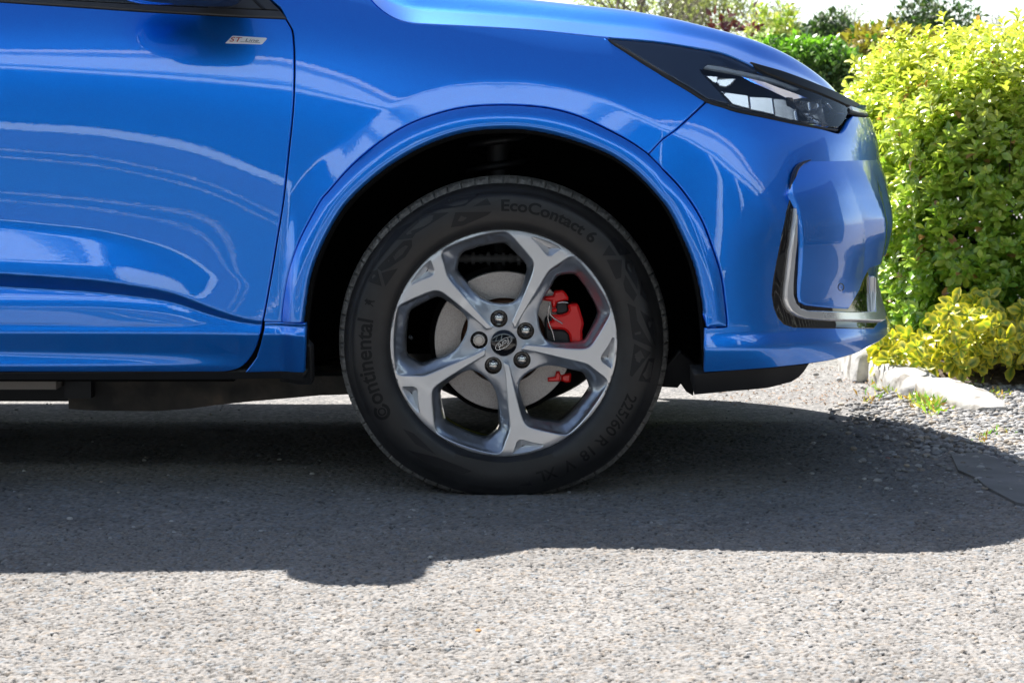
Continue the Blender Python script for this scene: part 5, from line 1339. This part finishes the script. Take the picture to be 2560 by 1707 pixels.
shrub = empty('variegated_shrub', (1.8, 2.2, 0)); tag(shrub, 'low spreading shrub with yellow-edged green leaves at the foot of the hedge', 'shrub')
leaves('foliage', P_, D_, U_, L_, np.full(len(L_), .60), yel, M['leaf2'], shrub, tipcol=grn)
parts = [tube([(p[0] + .02, 2.28, .0), (p[0], p[1] + .05, p[2] * .6), p], [.004, .003, .002], 5, False) for p in sp[::4]]
V, Fc = join(parts); tag(mk('twigs', V, Fc, M['bark'], shrub), kind='stuff')
# soil bed under the plants
bx = np.linspace(1.28, 3.4, 60); by = np.linspace(2.02, 4.4, 60); X, Y = np.meshgrid(bx, by, indexing='ij')
Z = .035 + .04 * vnoise(X, Y, 5, 31) + .015 * vnoise(X, Y, 30, 32); Z *= np.clip((Y - 2.02) / .2, 0, 1); Z -= .006
bed = fast_mesh('soil_bed', np.stack([X, Y, Z], -1).reshape(-1, 3), [grid_faces(60, 60)], noise_bump(mat('dry_soil', (.12, .085, .06), .95), 90, .9, .01, color=[(.3, (.06, .045, .035)), (.6, (.15, .11, .08)), (.75, (.24, .20, .16))], cscale=40), smooth=True); tag(bed, kind='structure')
# weeds at the foot of the kerb
wp = []; wd = []; wl = []; wc = []
for (X, Y, k, s) in [(2285, 1000, 60, .035), (2320, 1020, 70, .04), (2230, 975, 45, .035), (2200, 955, 35, .03), (2170, 905, 45, .03), (2150, 885, 40, .03), (2180, 1000, 20, .03), (2400, 950, 60, .04), (2440, 955, 60, .045), (2480, 945, 50, .04), (2380, 985, 30, .03), (2460, 1100, 22, .025), (2340, 1030, 40, .025), (2520, 1085, 18, .02), (2500, 990, 30, .03), (2215, 945, 30, .025), (2120, 905, 25, .02)]:
    for _ in range(k):
        q = at_z(X + random.gauss(0, 14), Y + random.gauss(0, 7)); wp.append((q[0], q[1], .002)); wd.append((random.gauss(0, .6), random.gauss(0, .6), random.uniform(.4, 1.2))); wl.append(s * random.uniform(.5, 1.2)); wc.append(random.choice([(.22, .34, .04), (.14, .28, .04), (.45, .42, .10), (.30, .17, .05)]))
wp = np.array(wp); wd = np.array(wd); wl = np.array(wl)
wo = leaves('weeds', wp, wd, rdir(len(wp)), wl, np.full(len(wl), .32), np.array(wc), M['leaf'], rich=False); tag(wo, 'small green and yellowing weeds along the foot of the white kerb', 'weeds', kind='stuff')
# leaf litter on the far tarmac
lp = []; 
for _ in range(900):
    X = random.uniform(1780, 2260); Y = random.uniform(905, 1010); q = at_z(X, Y); lp.append((q[0], q[1], -.002))
lp = np.array(lp); ld = rng.normal(size=lp.shape); ld[:, 2] *= .15
lo_ = leaves('leaf_litter', lp, ld, np.tile([0, 0, 1.], (len(lp), 1)) + rng.normal(size=lp.shape) * .3, rng.uniform(.006, .018, len(lp)), np.full(len(lp), .5), np.array([.26, .17, .11]) * rng.uniform(.5, 1.5, (len(lp), 1)), M['stone'], rich=False)
tag(lo_, 'dry brown leaf litter on the tarmac beyond the front bumper', 'leaf litter', kind='stuff')

# ---- background planting
def blob_shrub(name, label, cat, c, r, n, L, cols, lumps=6, seed=1, group=None, shade=None, m=None, trunk=True):
    r_ = np.random.default_rng(seed); c = np.array(c, float); r = np.array(r, float)
    o = empty(name, (c[0], c[1], 0)); tag(o, label, cat, group)
    cen = c + r_.uniform(-.62, .62, (lumps, 3)) * r; cr_ = r_.uniform(.38, .62, lumps)
    k = r_.integers(0, lumps, n); d = r_.normal(size=(n, 3)); d /= np.linalg.norm(d, axis=1, keepdims=True)
    q = cen[k] + d * r * (cr_[k] * (r_.random(n) ** .35))[:, None]; q[:, 2] = np.maximum(q[:, 2], .05)
    dd = d + r_.normal(size=(n, 3)) * .7; cc = np.array(cols)[r_.integers(0, len(cols), n)] * r_.uniform(.6, 1.3, (n, 1))
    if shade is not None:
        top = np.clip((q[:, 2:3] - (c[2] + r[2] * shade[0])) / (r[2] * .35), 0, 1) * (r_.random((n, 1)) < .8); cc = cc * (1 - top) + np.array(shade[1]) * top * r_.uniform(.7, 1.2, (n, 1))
    leaves('crown', q, dd, d + r_.normal(size=(n, 3)) * .5, L * r_.uniform(.6, 1.3, n), np.full(n, .6), cc, m or M['leafd'], o, rich=False)
    if trunk:
        parts = []
        for i in range(lumps):
            e = cen[i]; b = np.array([c[0] + (e[0] - c[0]) * .15, c[1], 0]); mid = (b + e) / 2 + r_.normal(size=3) * .06 * r[0]; t_ = .025 * r[2]
            parts.append(tube([b, mid, e], [t_ * 1.4, t_, t_ * .4], 7, False))
        V, Fc = join(parts); mk('trunk', V, Fc, M['bark'], o)
    return o
def P2(X, Y, y): return at_y(X, Y, y)
def bg(name, label, cat, px, py0, y, wpx, topy, **kw):
    """crown centred on pixel column px at depth y, from the top row topy down to row py0"""
    t = P2(px, topy, y); b = P2(px, py0, y); hw = wpx / F * (y - CAM[1]) / 2; z1 = max(b[2], .1)
    return blob_shrub(name, label, cat, (t[0], y, (t[2] + z1) / 2), (hw, hw * kw.pop('dk', .8), (t[2] - z1) / 2), **kw)
DG = [(.05, .10, .025), (.07, .12, .03), (.035, .07, .02), (.10, .14, .045)]
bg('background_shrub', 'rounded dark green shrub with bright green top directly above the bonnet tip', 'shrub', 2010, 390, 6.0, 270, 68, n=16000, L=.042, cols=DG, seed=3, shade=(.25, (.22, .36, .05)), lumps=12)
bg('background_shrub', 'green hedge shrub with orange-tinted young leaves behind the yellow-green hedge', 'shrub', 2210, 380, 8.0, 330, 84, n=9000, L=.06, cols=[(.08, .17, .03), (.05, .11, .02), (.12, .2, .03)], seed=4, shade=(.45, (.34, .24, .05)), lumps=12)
bg('evergreen_tree', 'largest dark evergreen tree with a rounded crown behind the hedges against the sky', 'tree', 2330, 360, 24, 330, -16, n=22000, L=.10, cols=[(.05, .085, .03), (.07, .10, .03), (.035, .06, .02), (.11, .12, .05)], seed=5, lumps=14, group='trees beyond the hedge')
bg('evergreen_tree', 'lower dark evergreen tree left of the largest dark crown', 'tree', 2120, 350, 22, 210, 32, n=15000, L=.10, cols=[(.06, .09, .03), (.08, .11, .035), (.04, .07, .02)], seed=6, lumps=10, group='trees beyond the hedge')
bg('conifer', 'small dark cone-shaped conifer between the pale green tree and the hedge', 'tree', 1997, 250, 20, 44, 52, n=1800, L=.08, cols=[(.02, .045, .02), (.03, .05, .025)], seed=8, lumps=5, group='trees beyond the hedge')
bg('young_tree', 'light yellow-green young tree with sparse leaves right of the red-leaved shrub', 'tree', 1945, 330, 15, 130, 22, n=2600, L=.07, cols=[(.34, .40, .07), (.22, .32, .05), (.45, .44, .15)], seed=9, lumps=9, group='trees beyond the hedge', m=M['leaf'])
bg('flowering_shrub', 'pale green shrub with white blossom at the bonnet edge', 'shrub', 1900, 300, 10, 70, 78, n=1500, L=.05, cols=[(.55, .58, .4), (.25, .38, .08), (.7, .7, .62)], seed=10, lumps=5, m=M['leaf'])
bg('red_leaved_shrub', 'dark red-leaved shrub showing above the blue bonnet', 'shrub', 1845, 300, 12, 150, 36, n=420, L=.08, cols=[(.10, .012, .016), (.06, .01, .012), (.15, .03, .03)], seed=11, lumps=9)
bg('red_leaved_shrub', 'smaller dark red sprigs just above the bonnet, right of the taller red shrub', 'shrub', 1920, 300, 11.4, 60, 92, n=260, L=.07, cols=[(.16, .015, .02), (.09, .01, .015)], seed=12, lumps=4)
# deciduous trees with bare limbs in young leaf
def limb_tree(name, label, x, y, h, spread, seed, cols, nleaf, lsz, group='trees beyond the hedge', dens=1.0, depth=5):
    r_ = random.Random(seed); o = empty(name, (x, y, 0)); tag(o, label, 'tree', group); parts = []; tipsl = []
    def grow(p, d, L, rad, lv):
        q = p + d * L; mid = (p + q) / 2 + np.array([r_.gauss(0, 1), r_.gauss(0, 1), r_.gauss(0, .5)]) * L * .07
        parts.append(tube([p, mid, q], [rad, rad * .85, rad * .68], 6 if lv < 3 else 4, False))
        if lv >= 3: tipsl.append((mid, d)); tipsl.append((q, d))
        if lv >= depth: return
        n = 3 if lv < 3 else r_.choice((2, 3, 3))
        for k in range(n):
            nd = d * .62 + np.array([r_.gauss(0, 1) * spread, r_.gauss(0, 1) * spread, abs(r_.gauss(.25, .35))]); nd /= np.linalg.norm(nd)
            grow(q, nd, L * r_.uniform(.62, .82), rad * .62, lv + 1)
    grow(np.array([x, y, -.05]), np.array([0, 0, 1.]), h * .27, h * .022, 0)
    V, Fc = join(parts); mk('trunk', V, Fc, M['bark_grey'], o)
    T_ = np.array([t for t, d in tipsl]); k = np.random.default_rng(seed).integers(0, len(T_), nleaf); g = np.random.default_rng(seed + 1)
    q = T_[k] + g.normal(size=(nleaf, 3)) * h * .028; cc = np.array(cols)[g.integers(0, len(cols), nleaf)] * g.uniform(.6, 1.3, (nleaf, 1))
    leaves('crown', q, g.normal(size=(nleaf, 3)), g.normal(size=(nleaf, 3)), lsz * g.uniform(.6, 1.3, nleaf), np.full(nleaf, .7), cc, M['leafd'], o, rich=False)
M['bark_grey'] = noise_bump(mat('grey_bark', (.17, .14, .11), .9), 8, .5)
def tx(X, y): return (X - 1280) / F * (y - CAM[1])
OL = [(.36, .33, .12), (.48, .43, .18), (.24, .23, .09), (.38, .37, .20)]
limb_tree('oak_tree', 'large spreading tree in pale yellow-green young leaf above the bonnet', tx(1725, 70), 70, 9.6, .50, 3, OL, 9500, .16)
limb_tree('oak_tree', 'smaller yellowish tree overlapping the large spreading tree on its right', tx(1830, 60), 60, 5.2, .5, 12, OL, 8000, .13)
limb_tree('bare_tree', 'nearly bare dark-limbed tree left of the large spreading tree', tx(1588, 62), 62, 9.0, .52, 21, [(.14, .13, .06), (.2, .18, .08)], 1500, .12)
limb_tree('bare_tree', 'thin bare tree with fine twigs behind the young tree', tx(2005, 75), 75, 8.4, .5, 33, [(.26, .25, .18), (.2, .2, .12)], 2200, .12)
limb_tree('distant_tree', 'small tree top at the bonnet edge, leftmost against the sky', tx(1400, 80), 80, 7.6, .5, 41, OL, 5000, .16)
limb_tree('bare_tree', 'faint bare twigs at the upper right corner above the hedge', tx(2570, 60), 60, 6.5, .5, 47, [(.2, .19, .12)], 900, .1)
limb_tree('distant_tree', 'hazy grey tree between the large spreading tree and the dark evergreens', tx(1900, 100), 100, 8.3, .5, 55, [(.16, .16, .09), (.2, .2, .12)], 7000, .2)

# ================================================================ what stands behind the camera (seen in the paintwork), and an added dark fence
bld = empty('garage_building', (0, -16, 0)); tag(bld, 'long pale garage building facing the car across the forecourt', 'building')
M['render'] = noise_bump(mat('pale_blue_render', (.70, .85, .95), .8), 12, .2); M['soffit'] = mat('grey_wall', (.09, .13, .19), .7)
Bz = .74
def bpart(nm, b, m): V, Fc = boxm(*b); return mk(nm, V, Fc, m, bld, smooth=False)
YB = -9.5; HB_ = lambda e: .95 - YB * math.tan(R(e))      # heights seen from the door side
bpart('fascia', (-30, 30, YB - .4, YB, HB_(29.4), HB_(33.4)), M['render'])
bpart('gutter', (-30, 30, YB, YB + .12, HB_(33.4), HB_(34.3)), mat('white_gutter', (.88, .88, .88), .3))
bpart('lower_band', (-30, 30, YB - .4, YB, HB_(26.3), HB_(28.0)), M['render'])
bpart('wall', (-30, 30, YB - 5, YB - 4.6, .0, HB_(28)), M['soffit'])
bpart('roof', (-30, 30, YB - 5, YB - .4, HB_(28.4), HB_(28.4) + .15), M['soffit'])
for x in (-5.75, -1.6, 4.6, 9.0): bpart('pillar', (x, x + .5, YB - .6, YB - .1, 0, HB_(26.4)), M['render'])
low = empty('low_wall', (0, YB + 1, 0)); tag(low, 'low wall with white coping in front of the pale garage building', 'wall')
V, Fc = boxm(-30, 30, YB + 1.0, YB + 1.2, 0, .72); mk('brickwork', V, Fc, noise_bump(mat('dark_brick', (.10, .085, .085), .9), 30, .4), low, smooth=False)
V, Fc = boxm(-30, 30, YB + .97, YB + 1.23, .72, .98); mk('coping', V, Fc, M['render'], low, smooth=False)
fe = empty('added_dark_fence', (4.2, -2, 0)); tag(fe, 'unseen dark fence added at the right to darken the bumper reflections', 'fence')  # unseen fence, added to give the bumper corner dark reflections
M['dark_fence'] = noise_bump(mat('dark_fence_wood', (.03, .028, .03), .7), 20, .4)
V, Fc = join([boxm(4.2, 4.222, -6.4 + .15 * k, -6.4 + .15 * k + .135, .05, 1.85) for k in range(56)]); mk('boards', V, Fc, M['dark_fence'], fe, smooth=False)
for k in range(5): V, Fc = boxm(4.225, 4.32, -6.4 + 2.05 * k, -6.3 + 2.05 * k, 0, 1.9); mk('post', V, Fc, M['dark_fence'], fe, smooth=False)
